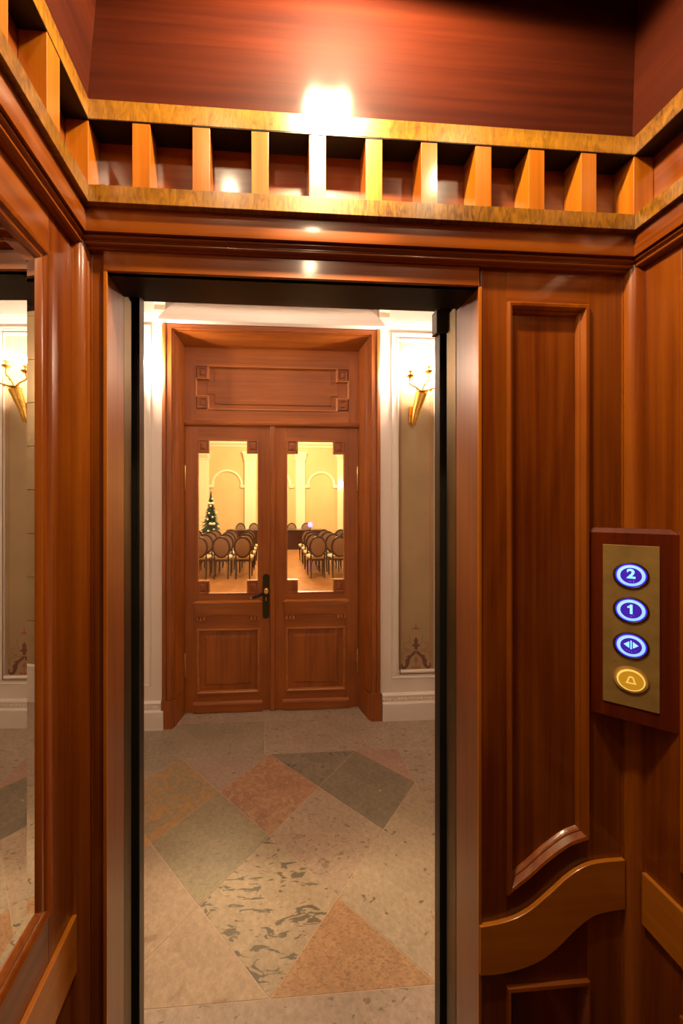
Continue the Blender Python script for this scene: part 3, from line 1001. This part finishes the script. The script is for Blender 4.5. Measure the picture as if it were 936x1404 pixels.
casing_piece('casing_post', 'l', oak['Z'])
casing_piece('casing_post', 'r', oak['Z'])
casing_piece('casing_head', 't', oak['X'])
for sx, e in ((1, DL), (-1, DR)):
    q = [(e - sx * 0.1215, HY), (e - sx * 0.1215, HY - 0.024), (e - sx * 0.045, HY - 0.022), (e - sx * 0.030, HY + 0.015), (e - sx * 0.008, HY + 0.098), (e + sx * 0.003, HY + 0.15), (e + sx * 0.003, 2.745), (e - sx * 0.03, 2.745), (e - sx * 0.03, HY)]
    q = q[:2] + q[2:]
    MB().prism([(x, y, 0) for x, y in q], [(x, y, 0.203) for x, y in q]).build('plinth_block', oak['Z'], cs)

# ---- double doors (door_1)
DY = 2.75
dd = empty('door_1', (0, 0, 0), kind=STRUCT)
RP = [(0, 0.0), (0.002, -0.004), (0.010, -0.012), (0.016, -0.012), (0.045, -0.010), (0.052, -0.003), (0.056, -0.003)]


def raised(name, parent, x0, x1, za, zb_, mat, mould=oak['X']):
    f_ = frame('moulding', mould, parent, FRONT(DY), x0, x1, za, zb_, [(-0.004, 0), (-0.003, 0.006), (0.004, 0.007), (0.008, 0.002), (0.011, -0.010), (0.012, -0.013)])
    frame(name, mat, parent, FRONT(DY), x0 + 0.010, x1 - 0.010, za + 0.010, zb_ - 0.010, [(0, -0.014), (0.030, -0.014), (0.040, -0.010), (0.044, -0.006), (0.046, -0.006)], cap=True)


def corner_block(parent, cx, cz, w=0.084, hh=0.096, proud=0.004, mp=None):
    fr = [(0, -0.012), (0, proud), (0.008, proud + 0.003), (0.014, proud), (0.015, proud - 0.006), (0.022, proud - 0.006), (0.024, proud), (0.034, proud + 0.004)]
    frame('corner_block', oak_dk, parent, FRONT(DY), cx - w / 2, cx + w / 2, cz - hh / 2, cz + hh / 2, fr, cap=True)


def leaf(x0, x1, g0, g1, hinge_x, right):
    lf_ = empty('door_leaf', ((x0 + x1) / 2, 0, 0))
    lf_.parent = dd
    ox_ = (x0 + x1) / 2
    M = Matrix.Translation((-ox_, 0, 0))

    def B(name, mat, a, b, y0, y1, za, zb_, bv=0.0):
        return MB().box(a, b, y0, y1, za, zb_).build(name, mat, lf_, bv, M=M)
    global DYM
    # stiles and rails
    y0, y1 = DY, DY + 0.045
    B('stile', oak['Z'], x0, g0, y0, y1, 0.005, 2.225)
    B('stile', oak['Z'], g1, x1, y0, y1, 0.005, 2.225)
    B('rail', oak['X'], g0, g1, y0, y1, 2.120, 2.225)
    B('rail', oak['X'], g0, g1, y0, y1, 0.641, 0.920)
    B('rail', oak['X'], g0, g1, y0, y1, 0.005, 0.152)
    B('panel_back', oak['Z'], g0, g1, y0 + 0.014, y1, 0.152, 0.641)
    # glass pane
    B('glass_pane', glass_m, g0 - 0.002, g1 + 0.002, y0 + 0.020, y0 + 0.026, 0.918, 2.122)
    # glazing bead around the pane and corner blocks
    w, hh = 0.084, 0.098
    nodes = [(g0 + w, 2.120), (g1 - w, 2.120), (g1 - w, 2.120 - hh), (g1, 2.120 - hh), (g1, 0.920 + hh), (g1 - w, 0.920 + hh), (g1 - w, 0.920), (g0 + w, 0.920), (g0 + w, 0.920 + hh), (g0, 0.920 + hh), (g0, 2.120 - hh), (g0 + w, 2.120 - hh)]
    sg = [(1, -1), (-1, -1), (-1, -1), (-1, -1), (-1, 1), (-1, 1), (-1, 1), (1, 1), (1, 1), (1, 1), (1, -1), (1, -1)]
    ls = [[(x - ox_ + a * d, DY - p, z + b * d) for (x, z), (a, b) in zip(nodes, sg)] for d, p in [(-0.001, 0.0), (-0.001, 0.004), (0.003, 0.005), (0.005, 0.001), (0.006, -0.022)]]
    MB().loops(ls).build('glazing_bead', oak_highlit, lf_)
    for cx in (g0 + w / 2, g1 - w / 2):
        for cz in (2.120 - hh / 2, 0.920 + hh / 2):
            mmx = MB().box(cx - w / 2, cx + w / 2, DY - 0.001, DY + 0.04, cz - hh / 2, cz + hh / 2)
            fr = [(0, 0.001), (0, 0.004), (0.006, 0.006), (0.012, 0.004), (0.014, -0.0), (0.020, 0.0), (0.022, 0.005), (0.034, 0.009)]
            ls2 = [[(cx - w / 2 + d, DY - p, cz - hh / 2 + d), (cx + w / 2 - d, DY - p, cz - hh / 2 + d), (cx + w / 2 - d, DY - p, cz + hh / 2 - d), (cx - w / 2 + d, DY - p, cz + hh / 2 - d)] for d, p in fr]
            mmx.loops(ls2, True, False, True).build('corner_block', oak_dk, lf_, M=M)
    # ledge, apron and guttae
    pr = [(0, 0.830), (0.016, 0.832), (0.016, 0.842), (0.030, 0.852), (0.030, 0.862), (0.0, 0.868)]
    MB().loops([[(g0 - 0.032 + (0.030 - p) * 0.9, DY - p, z) for p, z in pr], [(g1 + 0.032 - (0.030 - p) * 0.9, DY - p, z) for p, z in pr]], True, True, True).build('ledge', oak_highlit, lf_, M=M)
    ap = [(g0 - 0.020, 0.831), (g1 + 0.020, 0.831), (g1 + 0.016, 0.745), (g1 - 0.075, 0.745), (g1 - 0.095, 0.757), (g0 + 0.095, 0.757), (g0 + 0.075, 0.745), (g0 - 0.016, 0.745)]
    MB().prism([(x, DY - 0.014, z) for x, z in ap], [(x, DY, z) for x, z in ap]).build('apron', oak['X'], lf_, 0.001, M=M)
    gm = MB()
    for gx in (g0, g0 + 0.026, g0 + 0.052, g1 - 0.052, g1 - 0.026, g1):
        gm.lathe([(0.006, 0.746), (0.007, 0.738), (0.011, 0.724), (0.009, 0.716), (0.0, 0.714)], (gx, DY - 0.010, 0), 8)
    gm.build('drop_row', oak_highlit, lf_, M=M)
    # lower raised panel
    def FR(name, mat, a, b, za, zb_, prof, cap=False):
        ls3 = [[(a + d - ox_, DY - p, za + d), (b - d - ox_, DY - p, za + d), (b - d - ox_, DY - p, zb_ - d), (a + d - ox_, DY - p, zb_ - d)] for d, p in prof]
        MB().loops(ls3, True, False, cap).build(name, mat, lf_)
    FR('panel_moulding', oak_highlit, g0, g1, 0.152, 0.641, [(-0.008, 0), (-0.006, 0.008), (0.002, 0.009), (0.008, 0.003), (0.011, -0.010), (0.012, -0.0135)])
    FR('raised_panel', oak['Z'], g0 + 0.010, g1 - 0.010, 0.162, 0.631, [(0, -0.0135), (0.040, -0.0135), (0.052, -0.010), (0.056, -0.004), (0.058, -0.004)], True)
    # plinth board
    pr = [(0, 0.006), (0.018, 0.006), (0.018, 0.066), (0.012, 0.078), (0.006, 0.082), (0, 0.084)]
    MB().prism([(g0 - 0.032, DY - p, z) for p, z in pr], [(g1 + 0.032, DY - p, z) for p, z in pr]).build('plinth_board', oak['X'], lf_, M=M)
    for za, zb_ in ((1.730, 1.912), (0.287, 0.462)):
        MB().lathe([(0.0, za - 0.008), (0.004, za - 0.004), (0.0065, za), (0.0065, (za + zb_) / 2 - 0.001), (0.0050, (za + zb_) / 2), (0.0065, (za + zb_) / 2 + 0.001), (0.0065, zb_), (0.004, zb_ + 0.004), (0, zb_ + 0.008)], (hinge_x, DY - 0.006, 0), 10).build('hinge', brass, lf_, smooth=True, M=M)
    return lf_, M


l1, M1 = leaf(-0.652, 0.004, -0.556, -0.088, -0.650, False)
l2, M2 = leaf(0.044, 0.705, 0.135, 0.595, 0.700, True)
# meeting strip
MB().prism([(0.004, DY + 0.02, 0.004), (0.004, DY - 0.010, 0.004), (0.010, DY - 0.016, 0.004), (0.038, DY - 0.016, 0.004), (0.044, DY - 0.010, 0.004), (0.044, DY + 0.02, 0.004)],
           [(0.004, DY + 0.02, 2.226), (0.004, DY - 0.010, 2.226), (0.010, DY - 0.016, 2.226), (0.038, DY - 0.016, 2.226), (0.044, DY - 0.010, 2.226), (0.044, DY + 0.02, 2.226)]).build('meeting_strip', oak['Z'], dd)
# handle on the left leaf
MP1 = M1
hp = MB()
outl = [(-0.054 + 0.026 + 0.026 * math.cos(t), 1.045 + 0.026 * math.sin(t)) for t in [i * math.pi / 10 for i in range(11)]] + \
       [(-0.054 + 0.026 - 0.026 * math.cos(t), 0.747 - 0.026 * math.sin(t)) for t in [i * math.pi / 10 for i in range(11)]]
hp.prism([(x, DY - 0.006, z) for x, z in outl], [(x, DY, z) for x, z in outl])
hp.build('handle_plate', plateblk, l1, 0.001, M=MP1)
MB().lathe([(0.0, 0.0), (0.016, 0.0), (0.017, 0.012), (0.011, 0.018), (0.011, 0.044), (0.017, 0.050), (0.015, 0.062), (0.0, 0.066)], n=16, M=Matrix.Rotation(R(90), 4, 'X')).build('handle_rose', brass, l1, smooth=True, M=MP1 @ Matrix.Translation((-0.026, DY - 0.006, 0.945)))
MB().tube([(-0.030, DY - 0.056, 0.945), (-0.050, DY - 0.058, 0.932), (-0.085, DY - 0.058, 0.915), (-0.120, DY - 0.056, 0.902), (-0.136, DY - 0.054, 0.896)], [0.009, 0.0105, 0.011, 0.010, 0.0095], 10).build('lever', plain('black_lever', (0.008, 0.007, 0.006), 0.25), l1, smooth=True, M=MP1)
MB().ball((-0.139, DY - 0.054, 0.895), 0.010, 8).build('lever_tip', brass, l1, smooth=True, M=MP1)
MB().box(-0.032, -0.022, DY - 0.0085, DY - 0.005, 0.862, 0.890).build('keyhole_cover', brass, l1, 0.001, M=MP1)

# transom
tz0, tz1 = 2.263, DT
ts = empty('transom', (0, 0, 0))
ts.parent = dd
tm = MB()
tm.box(DL, DR, DY + 0.0145, DY + 0.045, 2.225, tz1)
tm.build('panel_field', oak['X'], ts)
px0, px1, pz0, pz1 = -0.567, 0.628, 2.358, 2.690
box('stile', oak['Z'], ts, DL, px0, DY, DY + 0.014, tz0, tz1)
box('stile', oak['Z'], ts, px1, DR, DY, DY + 0.014, tz0, tz1)
box('rail', oak['X'], ts, px0, px1, DY, DY + 0.014, tz0, pz0)
box('rail', oak['X'], ts, px0, px1, DY, DY + 0.014, pz1, tz1)
w, hh = 0.092, 0.098
g0, g1 = px0, px1
nodes = [(g0 + w, pz1), (g1 - w, pz1), (g1 - w, pz1 - hh), (g1, pz1 - hh), (g1, pz0 + hh), (g1 - w, pz0 + hh), (g1 - w, pz0), (g0 + w, pz0), (g0 + w, pz0 + hh), (g0, pz0 + hh), (g0, pz1 - hh), (g0 + w, pz1 - hh)]
sg = [(1, -1), (-1, -1), (-1, -1), (-1, -1), (-1, 1), (-1, 1), (-1, 1), (1, 1), (1, 1), (1, 1), (1, -1), (1, -1)]
ls = [[(x + a * d, DY - p, z + b * d) for (x, z), (a, b) in zip(nodes, sg)] for d, p in [(-0.007, 0.0), (-0.006, 0.007), (0.001, 0.007), (0.005, 0.002), (0.008, -0.0142)]]
MB().loops(ls).build('panel_moulding', oak_highlit, ts)
# raised field inside, stepped like a key
s_ = 0.045
nodes = [(g0 + w + s_, pz1 - s_ * 0.35), (g1 - w - s_, pz1 - s_ * 0.35), (g1 - w - s_, pz1 - hh - 0.02), (g1 - w + 0.012, pz1 - hh - 0.02), (g1 - w + 0.012, pz0 + hh + 0.02), (g1 - w - s_, pz0 + hh + 0.02), (g1 - w - s_, pz0 + 0.040), (g0 + w + s_, pz0 + 0.040),
         (g0 + w + s_, pz0 + hh + 0.02), (g0 + w - 0.012, pz0 + hh + 0.02), (g0 + w - 0.012, pz1 - hh - 0.02), (g0 + w + s_, pz1 - hh - 0.02)]
ls = [[(x + a * d, DY - p, z + b * d) for (x, z), (a, b) in zip(nodes, sg)] for d, p in [(0, -0.0145), (0.001, -0.010), (0.005, -0.008)]]
MB().loops(ls, True, False, True).build('raised_field', oak['X'], ts)
for cx in (g0 + w / 2, g1 - w / 2):
    for cz in (pz1 - hh / 2, pz0 + hh / 2):
        corner_block(ts, cx, cz, w - 0.012, hh - 0.012, 0.003)
pr = [(0, 2.222), (0.012, 2.226), (0.020, 2.236), (0.022, 2.250), (0.014, 2.258), (0.006, 2.266), (0, 2.268)]
MB().prism([(DL - 0.0005, DY - p, z) for p, z in pr], [(DR + 0.0005, DY - p, z) for p, z in pr]).build('transom_bar', oak['X'], ts)


# ---- wall sconces
def make_sconce(label):
    t = empty('wall_sconce', (1.10, HY + 0.014, 2.21), label=label, cat='wall lamp', group='gilt sconces beside the double doors')
    hb = MB().tube(catmull([(-0.022, -0.030, 0.000), (-0.020, -0.040, 0.040), (-0.010, -0.052, 0.100), (0.004, -0.066, 0.160), (0.018, -0.080, 0.225)], 4),
                   [0.016 + 0.027 * (i / 16) ** 1.1 for i in range(17)], 14)
    hb.build('horn', gilt, t, smooth=True)
    MB().lathe([(0.0, 0), (0.030, 0.002), (0.044, 0.008), (0.046, 0.014), (0.034, 0.020), (0.0, 0.024)], (0.019, -0.081, 0.222), 16).build('horn_rim', gilt, t, smooth=True)
    MB().box(-0.045, 0.005, -0.012, 0.0, 0.02, 0.15).build('wall_plate', gilt, t, 0.004)
    MB().tube([(-0.020, -0.012, 0.06), (-0.016, -0.045, 0.07)], 0.008, 8).build('bracket', gilt, t, smooth=True)
    lv = MB()
    for k in range(6):
        a = k * 1.05
        z = 0.03 + 0.028 * k
        c = Vector((-0.020 + z * 0.12, -0.040 - z * 0.15, z))
        d = Vector((math.cos(a), math.sin(a), 0.4)) * (0.026 + 0.002 * k)
        s2 = Vector((-math.sin(a), math.cos(a), 0)) * 0.010
        lv.add([c - s2, c + s2, c + d + Vector((0, 0, 0.012)), c + Vector((0, 0, 0.02))], [(0, 1, 2), (0, 2, 3), (1, 3, 2), (0, 3, 1)])
    lv.build('acanthus_leaves', gilt, t)
    for tip in ((-0.078, -0.110, 0.330), (0.062, -0.105, 0.368), (0.150, -0.110, 0.318)):
        b0 = Vector((0.019, -0.080, 0.235))
        tx = Vector(tip)
        mid = b0.lerp(tx, 0.45) + Vector((0, -0.010, -0.022 if abs(tip[0]) > 0.07 else 0.0))
        mid2 = b0.lerp(tx, 0.85) + Vector(((tip[0] - 0.019) * 0.18, 0, -0.030))
        ar = MB().tube(catmull([tuple(b0), tuple(mid), tuple(mid2), tip], 5), 0.0055, 8).build('arm', gilt, t, smooth=True)
        MB().ball(tuple(mid - Vector((0, 0, 0.008))), 0.009, 6).build('arm_bud', gilt, ar, smooth=True)
        MB().lathe([(0.0, -0.006), (0.018, -0.002), (0.031, 0.010), (0.030, 0.013), (0.014, 0.010), (0.007, 0.014), (0.007, 0.034), (0.018, 0.040), (0.019, 0.044), (0.009, 0.046)], tip, 14).build('candle_cup', gilt, ar, smooth=True)
        MB().lathe([(0.0, 0.040), (0.008, 0.041), (0.008, 0.062), (0.006, 0.064)], tip, 10).build('candle_sleeve', plaster_c, ar, smooth=True)
        MB().lathe([(0.004, 0.064), (0.009, 0.076), (0.0095, 0.086), (0.006, 0.104), (0.0, 0.118)], tip, 10).build('candle_bulb', bulb_m, ar, smooth=True)
    return t


sc_r = make_sconce('gilt three-armed sconce on the beige panel right of the double doors')
sc_l = copy_tree(sc_r)
sc_l.location.x = -1.05
sc_l['label'] = 'gilt three-armed sconce on the panel left of the double doors, behind the jamb'

# ================================================================== SALON BEYOND THE DOORS
BY = 15.0
box('floor_salon', parquet, None, -5.2, 5.6, 2.76, BY + 0.2, -0.05, 0.0, kind=STRUCT)
box('ceiling_salon', ceil_m, None, -5.2, 5.6, 2.9, BY + 0.2, 4.9, 5.0, kind=STRUCT)
box('wall_salon_left', salonw, None, -5.2, -5.0, 2.9, BY, 0, 4.9, kind=STRUCT)
box('wall_salon_right', salonw, None, 5.4, 5.6, 2.9, BY, 0, 4.9, kind=STRUCT)
m = MB()
m.box(-5.0, DL - 0.06, 2.901, 3.0, 0, 4.9).box(DR + 0.06, 5.4, 2.901, 3.0, 0, 4.9).box(DL - 0.06, DR + 0.06, 2.901, 3.0, DT + 0.06, 4.9)
m.build('wall_salon_front', salonw, None, kind=STRUCT)
ws = empty('wall_salon_back', (0, 0, 0), kind=STRUCT)
box('wall_face', salonw, ws, -5.0, 5.4, BY, BY + 0.2, 0, 4.9)
pr = [(0, 4.12), (0.05, 4.14), (0.08, 4.20), (0.18, 4.26), (0.22, 4.34), (0.30, 4.42), (0.30, 4.50), (0, 4.50)]
MB().prism([(-5, BY - p, z) for p, z in pr], [(5.4, BY - p, z) for p, z in pr]).build('cornice', salonc, ws)
box('skirting', salonc, ws, -5, 5.4, BY - 0.04, BY, 0, 0.25, 0.01)
for a, b in ((-3.02, -2.55), (-1.06, -0.58), (1.12, 1.52), (2.92, 3.36)):
    p = box('pilaster', salonc, ws, a, b, BY - 0.13, BY, 0.26, 3.62, 0.01)
    c = MB()
    c.prism([(a - 0.02, BY - 0.15, 3.62), (b + 0.02, BY - 0.15, 3.62), (b + 0.02, BY, 3.62), (a - 0.02, BY, 3.62)], [(a - 0.07, BY - 0.20, 3.86), (b + 0.07, BY - 0.20, 3.86), (b + 0.07, BY, 3.86), (a - 0.07, BY, 3.86)])
    c.box(a - 0.09, b + 0.09, BY - 0.22, BY, 3.86, 3.92)
    c.box(a - 0.03, b + 0.03, BY - 0.16, BY, 3.56, 3.62)
    c.build('capital', salonc, p)
    lv = MB()
    for k in range(4):
        x = a + (k + 0.5) * (b - a) / 4
        lv.prism([(x - 0.04, BY - 0.17, 3.64), (x + 0.04, BY - 0.17, 3.64), (x, BY - 0.15, 3.64)], [(x - 0.03, BY - 0.24, 3.78), (x + 0.03, BY - 0.24, 3.78), (x, BY - 0.17, 3.80)])
    lv.build('capital_leaves', salonc, p)
    box('pilaster_base', salonc, p, a - 0.05, b + 0.05, BY - 0.18, BY, 0.0, 0.26, 0.01)
for a, b in ((-2.45, -1.13), (-0.38, 0.94), (1.62, 2.83)):
    cx, r_ = (a + b) / 2, (b - a) / 2
    m = MB()
    ls = []
    for i in range(25):
        t = math.pi * i / 24
        ls.append([(cx + (r_ - dd_) * math.cos(t), BY - pp, 2.52 + (r_ - dd_) * math.sin(t)) for dd_, pp in ((0.10, 0.0), (0.10, 0.05), (0.07, 0.07), (0.03, 0.05), (0.0, 0.06), (0.0, 0.0))])
    m.loops(ls, True, True, True)
    m.build('arch_moulding', salonc, ws)
    for xx in (a, b):
        MB().box(xx - 0.10, xx + 0.10, BY - 0.09, BY, 2.40, 2.47).box(xx - 0.12, xx + 0.12, BY - 0.11, BY, 2.47, 2.52).build('impost', salonc, ws, 0.008)
        box('arch_jamb', salonw, ws, xx - 0.03, xx + 0.03, BY - 0.03, BY, 0.25, 2.40)

# sconce glow on the far right pilaster
gl = empty('wall_lamp', (3.14, BY - 0.13, 2.45), label='small bright lamp on the rightmost pilaster of the far salon wall', cat='wall lamp')
MB().lathe([(0, 0), (0.05, 0.02), (0.07, 0.16), (0.05, 0.20), (0, 0.20)], (-0.03, -0.14, -0.02), 12).build('lamp_shade', emit('salon_lamp_glow', (1.0, 0.75, 0.32), 60.0), gl, smooth=True)
MB().tube([(-0.03, 0, -0.08), (-0.03, -0.08, -0.10), (-0.03, -0.14, -0.03)], 0.012, 8).build('lamp_arm', gilt, gl, smooth=True)


# ---- chairs
def make_chair():
    """origin at the floor under the rear legs; the back plane faces -y, the seat runs to +y"""
    t = empty('oval_back_chair', (0, 0, 0))
    m = MB()
    cz, rx, rz = 0.71, 0.175, 0.218
    ls = []
    for i in range(28):
        a = 2 * math.pi * i / 28
        ox, oz = math.cos(a), math.sin(a)
        ring = []
        for k in range(6):
            b = 2 * math.pi * k / 6
            q = 0.026 * math.cos(b)
            ring.append(((rx + q) * ox, 0.015 * math.sin(b) - 0.06 * (cz + rz * oz - 0.45) / 0.5, cz + (rz + q) * oz))
        ls.append(ring)
    ls.append(ls[0])
    m.loops(ls)
    m.build('back_frame', chairw, t, smooth=True)
    pad = MB()
    n = 24
    def el(s, y):
        return [(s * rx * math.cos(2 * math.pi * i / n), y - 0.06 * (cz + s * rz * math.sin(2 * math.pi * i / n) - 0.45) / 0.5, cz + s * rz * math.sin(2 * math.pi * i / n)) for i in range(n)]
    pad.loops([el(0.7, -0.018), el(0.97, -0.006), el(0.97, 0.006), el(0.7, 0.020)], True, True, True).build('back_pad', fabric, t, smooth=True)
    seat = MB()
    sh = [(-0.17, 0.02), (0.17, 0.02), (0.215, 0.20), (0.215, 0.38), (0.15, 0.44), (-0.15, 0.44), (-0.215, 0.38), (-0.215, 0.20)]
    cxy = (0, 0.23)
    f = lambda s, z: [(x * s, cxy[1] + (y - cxy[1]) * s, z) for x, y in sh]
    seat.loops([f(1.0, 0.435), f(1.03, 0.46), f(0.95, 0.49), f(0.6, 0.50)], True, True, True).build('seat', seatf, t, smooth=True)
    MB().loops([f(0.98, 0.385), f(1.0, 0.435)], True, True, True).build('seat_frame', chairw, t)
    for sx in (-1, 1):
        MB().tube([(sx * 0.150, -0.020, 0.0), (sx * 0.150, 0.022, 0.25), (sx * 0.152, 0.032, 0.42), (sx * 0.150, 0.0, 0.56), (sx * 0.150, -0.014, 0.60)], [0.015, 0.020, 0.022, 0.016, 0.014], 8).build('leg', chairw, t, smooth=True)
        MB().tube([(sx * 0.175, 0.385, 0.0), (sx * 0.18, 0.39, 0.30), (sx * 0.18, 0.39, 0.40)], [0.014, 0.021, 0.024], 8).build('leg', chairw, t, smooth=True)
    return t


chair0 = make_chair()
cnt = 0
ORD = ['first', 'second', 'third', 'fourth', 'fifth']
ROWS = [7.76, 8.50, 9.24, 9.98]
for side, xs in (('left', (-0.575, -1.06, -1.545, -2.03)), ('right', (1.085, 1.555, 2.03))):
    for ci, x in enumerate(xs):
        for ri, y in enumerate(ROWS):
            c = chair0 if cnt == 0 else copy_tree(chair0)
            cnt += 1
            c.location = (x + random.uniform(-0.015, 0.015), y + random.uniform(-0.02, 0.02), 0)
            c.rotation_euler.z = R(random.uniform(-2, 2))
            c['label'] = 'oval-backed chair in the %s block, %s row from the doors, %s from the aisle' % (side, ORD[ri], ORD[ci])
            c['category'] = 'chair'
            c['group'] = 'oval-backed chairs set out in rows in the salon'
for i, x in enumerate((-1.14, -0.62, 0.88, 1.46)):
    c = copy_tree(chair0)
    c.location = (x, 13.85, 0)
    c.rotation_euler.z = R(180)
    c['label'] = 'oval-backed chair behind the long salon table, %s from the left' % ORD[i]
    c['category'] = 'chair'
    c['group'] = 'oval-backed chairs behind the salon table'

# ---- long table
tb = empty('long_table', (0.23, 12.7, 0), label='long dark wooden table at the far end of the salon', cat='table')
box('table_top', tablew, tb, -1.79, 1.79, 0, 0.75, 0.70, 0.745, 0.006)
box('modesty_panel', tablew, tb, -1.70, 1.70, 0.03, 0.06, 0.03, 0.70)
for k in range(5):
    xx = -1.70 + k * 0.85
    box('panel_stile', tablew, tb, xx - 0.03, xx + 0.03, 0.015, 0.03, 0.03, 0.70, 0.003)
for xx in (-1.72, 1.68):
    box('leg_panel', tablew, tb, xx, xx + 0.04, 0.02, 0.72, 0.0, 0.70)

vi = empty('table_lamp', (1.50, 12.85, 0.745), label='small glowing violet lamp standing on the long salon table', cat='lamp')
MB().lathe([(0.03, 0), (0.03, 0.01), (0.006, 0.02), (0.006, 0.10), (0, 0.10)], n=10).build('lamp_base', tablew, vi, smooth=True)
MB().ball((0, 0, 0.18), 0.085, 8, (1, 1, 1.1)).build('lamp_globe', violet, vi, smooth=True)

# ---- christmas tree
TX, TY = -1.985, 12.0
tree = empty('christmas_tree', (TX, TY, 0), label='green christmas tree decked with cream baubles at the left of the salon', cat='tree')
MB().tube([(0, 0, 0), (0, 0, 0.6), (0, 0, 2.05)], [0.035, 0.03, 0.006], 8).build('trunk', plain('fir_bark', (0.05, 0.025, 0.012), 0.9), tree)
fm = MB()
rnd = random.Random(3)


def tree_r(z):
    return 0.50 * (1 - (z - 0.25) / 1.85) ** 0.85 if z > 0.25 else 0.50


for k in range(1500):
    z = 0.28 + 1.78 * rnd.random() ** 1.35
    rr = tree_r(z) * (0.55 + 0.5 * rnd.random())
    a = rnd.random() * 2 * math.pi
    d = Vector((math.cos(a), math.sin(a), 0))
    s2 = Vector((-math.sin(a), math.cos(a), 0))
    b = d * max(0.0, rr - 0.15) + Vector((0, 0, z + 0.02))
    e = d * rr + Vector((0, 0, z - 0.06 + 0.05 * rnd.random()))
    w = 0.016 + 0.02 * rnd.random()
    fm.add([b - s2 * w, b + s2 * w, e, b + Vector((0, 0, 0.035))], [(0, 1, 2), (0, 2, 3), (1, 3, 2)])
fm.build('foliage', tree_m, tree, kind='stuff')
MB().lathe([(0.16, 0), (0.18, 0.02), (0.16, 0.16), (0.15, 0.17), (0, 0.17)], n=16).build('tree_stand', tablew, tree, smooth=True)
b0 = MB().ball((0, 0, 0), 0.034, 8)
bo = b0.build('bauble', bauble_m, None, smooth=True)
spots = [(-0.42, 0.85), (-0.18, 1.02), (-0.02, 0.80), (0.16, 0.84), (0.28, 0.94), (-0.28, 1.28), (-0.06, 1.18), (0.10, 1.25), (0.20, 1.40), (-0.14, 1.50), (0.02, 1.62), (-0.30, 1.13), (0.33, 0.72), (0.06, 1.86), (-0.22, 0.70), (-0.02, 1.38)]
BWORD = ['lowest but one at the left edge', 'left of the middle, at half height', 'in the middle, below half height', 'lower right, nearest the middle', 'lower right edge',
         'left edge above half height', 'just left of the trunk line at mid height', 'right of the trunk line at mid height', 'right edge above mid height', 'upper left',
         'highest but one, under the top', 'left side just under mid height', 'lowest at the right edge', 'topmost of all', 'lowest on the left half', 'centre of the upper half']
for i, (dx, z) in enumerate(spots):
    o = bo if i == 0 else bo.copy()
    if i:
        COL.objects.link(o)
    r_ = tree_r(z)
    o.location = (TX + dx, TY - math.sqrt(max(0.0009, r_ * r_ - dx * dx)) * 1.05 - 0.045, z)
    o['label'] = 'small cream bauble on the christmas tree, ' + BWORD[i]
    o['category'] = 'bauble'
    o['group'] = 'cream baubles on the christmas tree'
for dx, z, w in ((0.02, 1.70, 'near the top'), (0.09, 1.02, 'low on the right side'), (-0.40, 0.98, 'low on the left side')):
    r_ = tree_r(z)
    t = empty('fabric_bow', (TX + dx, TY - math.sqrt(max(0.0009, r_ * r_ - dx * dx)) - 0.02, z), label='large cream bow on the christmas tree, ' + w, cat='bow')
    for sx in (-1, 1):
        MB().ball((sx * 0.055, 0, 0.012), 0.055, 8, (1, 0.5, 0.75)).build('loop', bow_m, t, smooth=True)
    MB().ball((0, -0.01, 0), 0.025, 6).build('knot', bow_m, t, smooth=True)
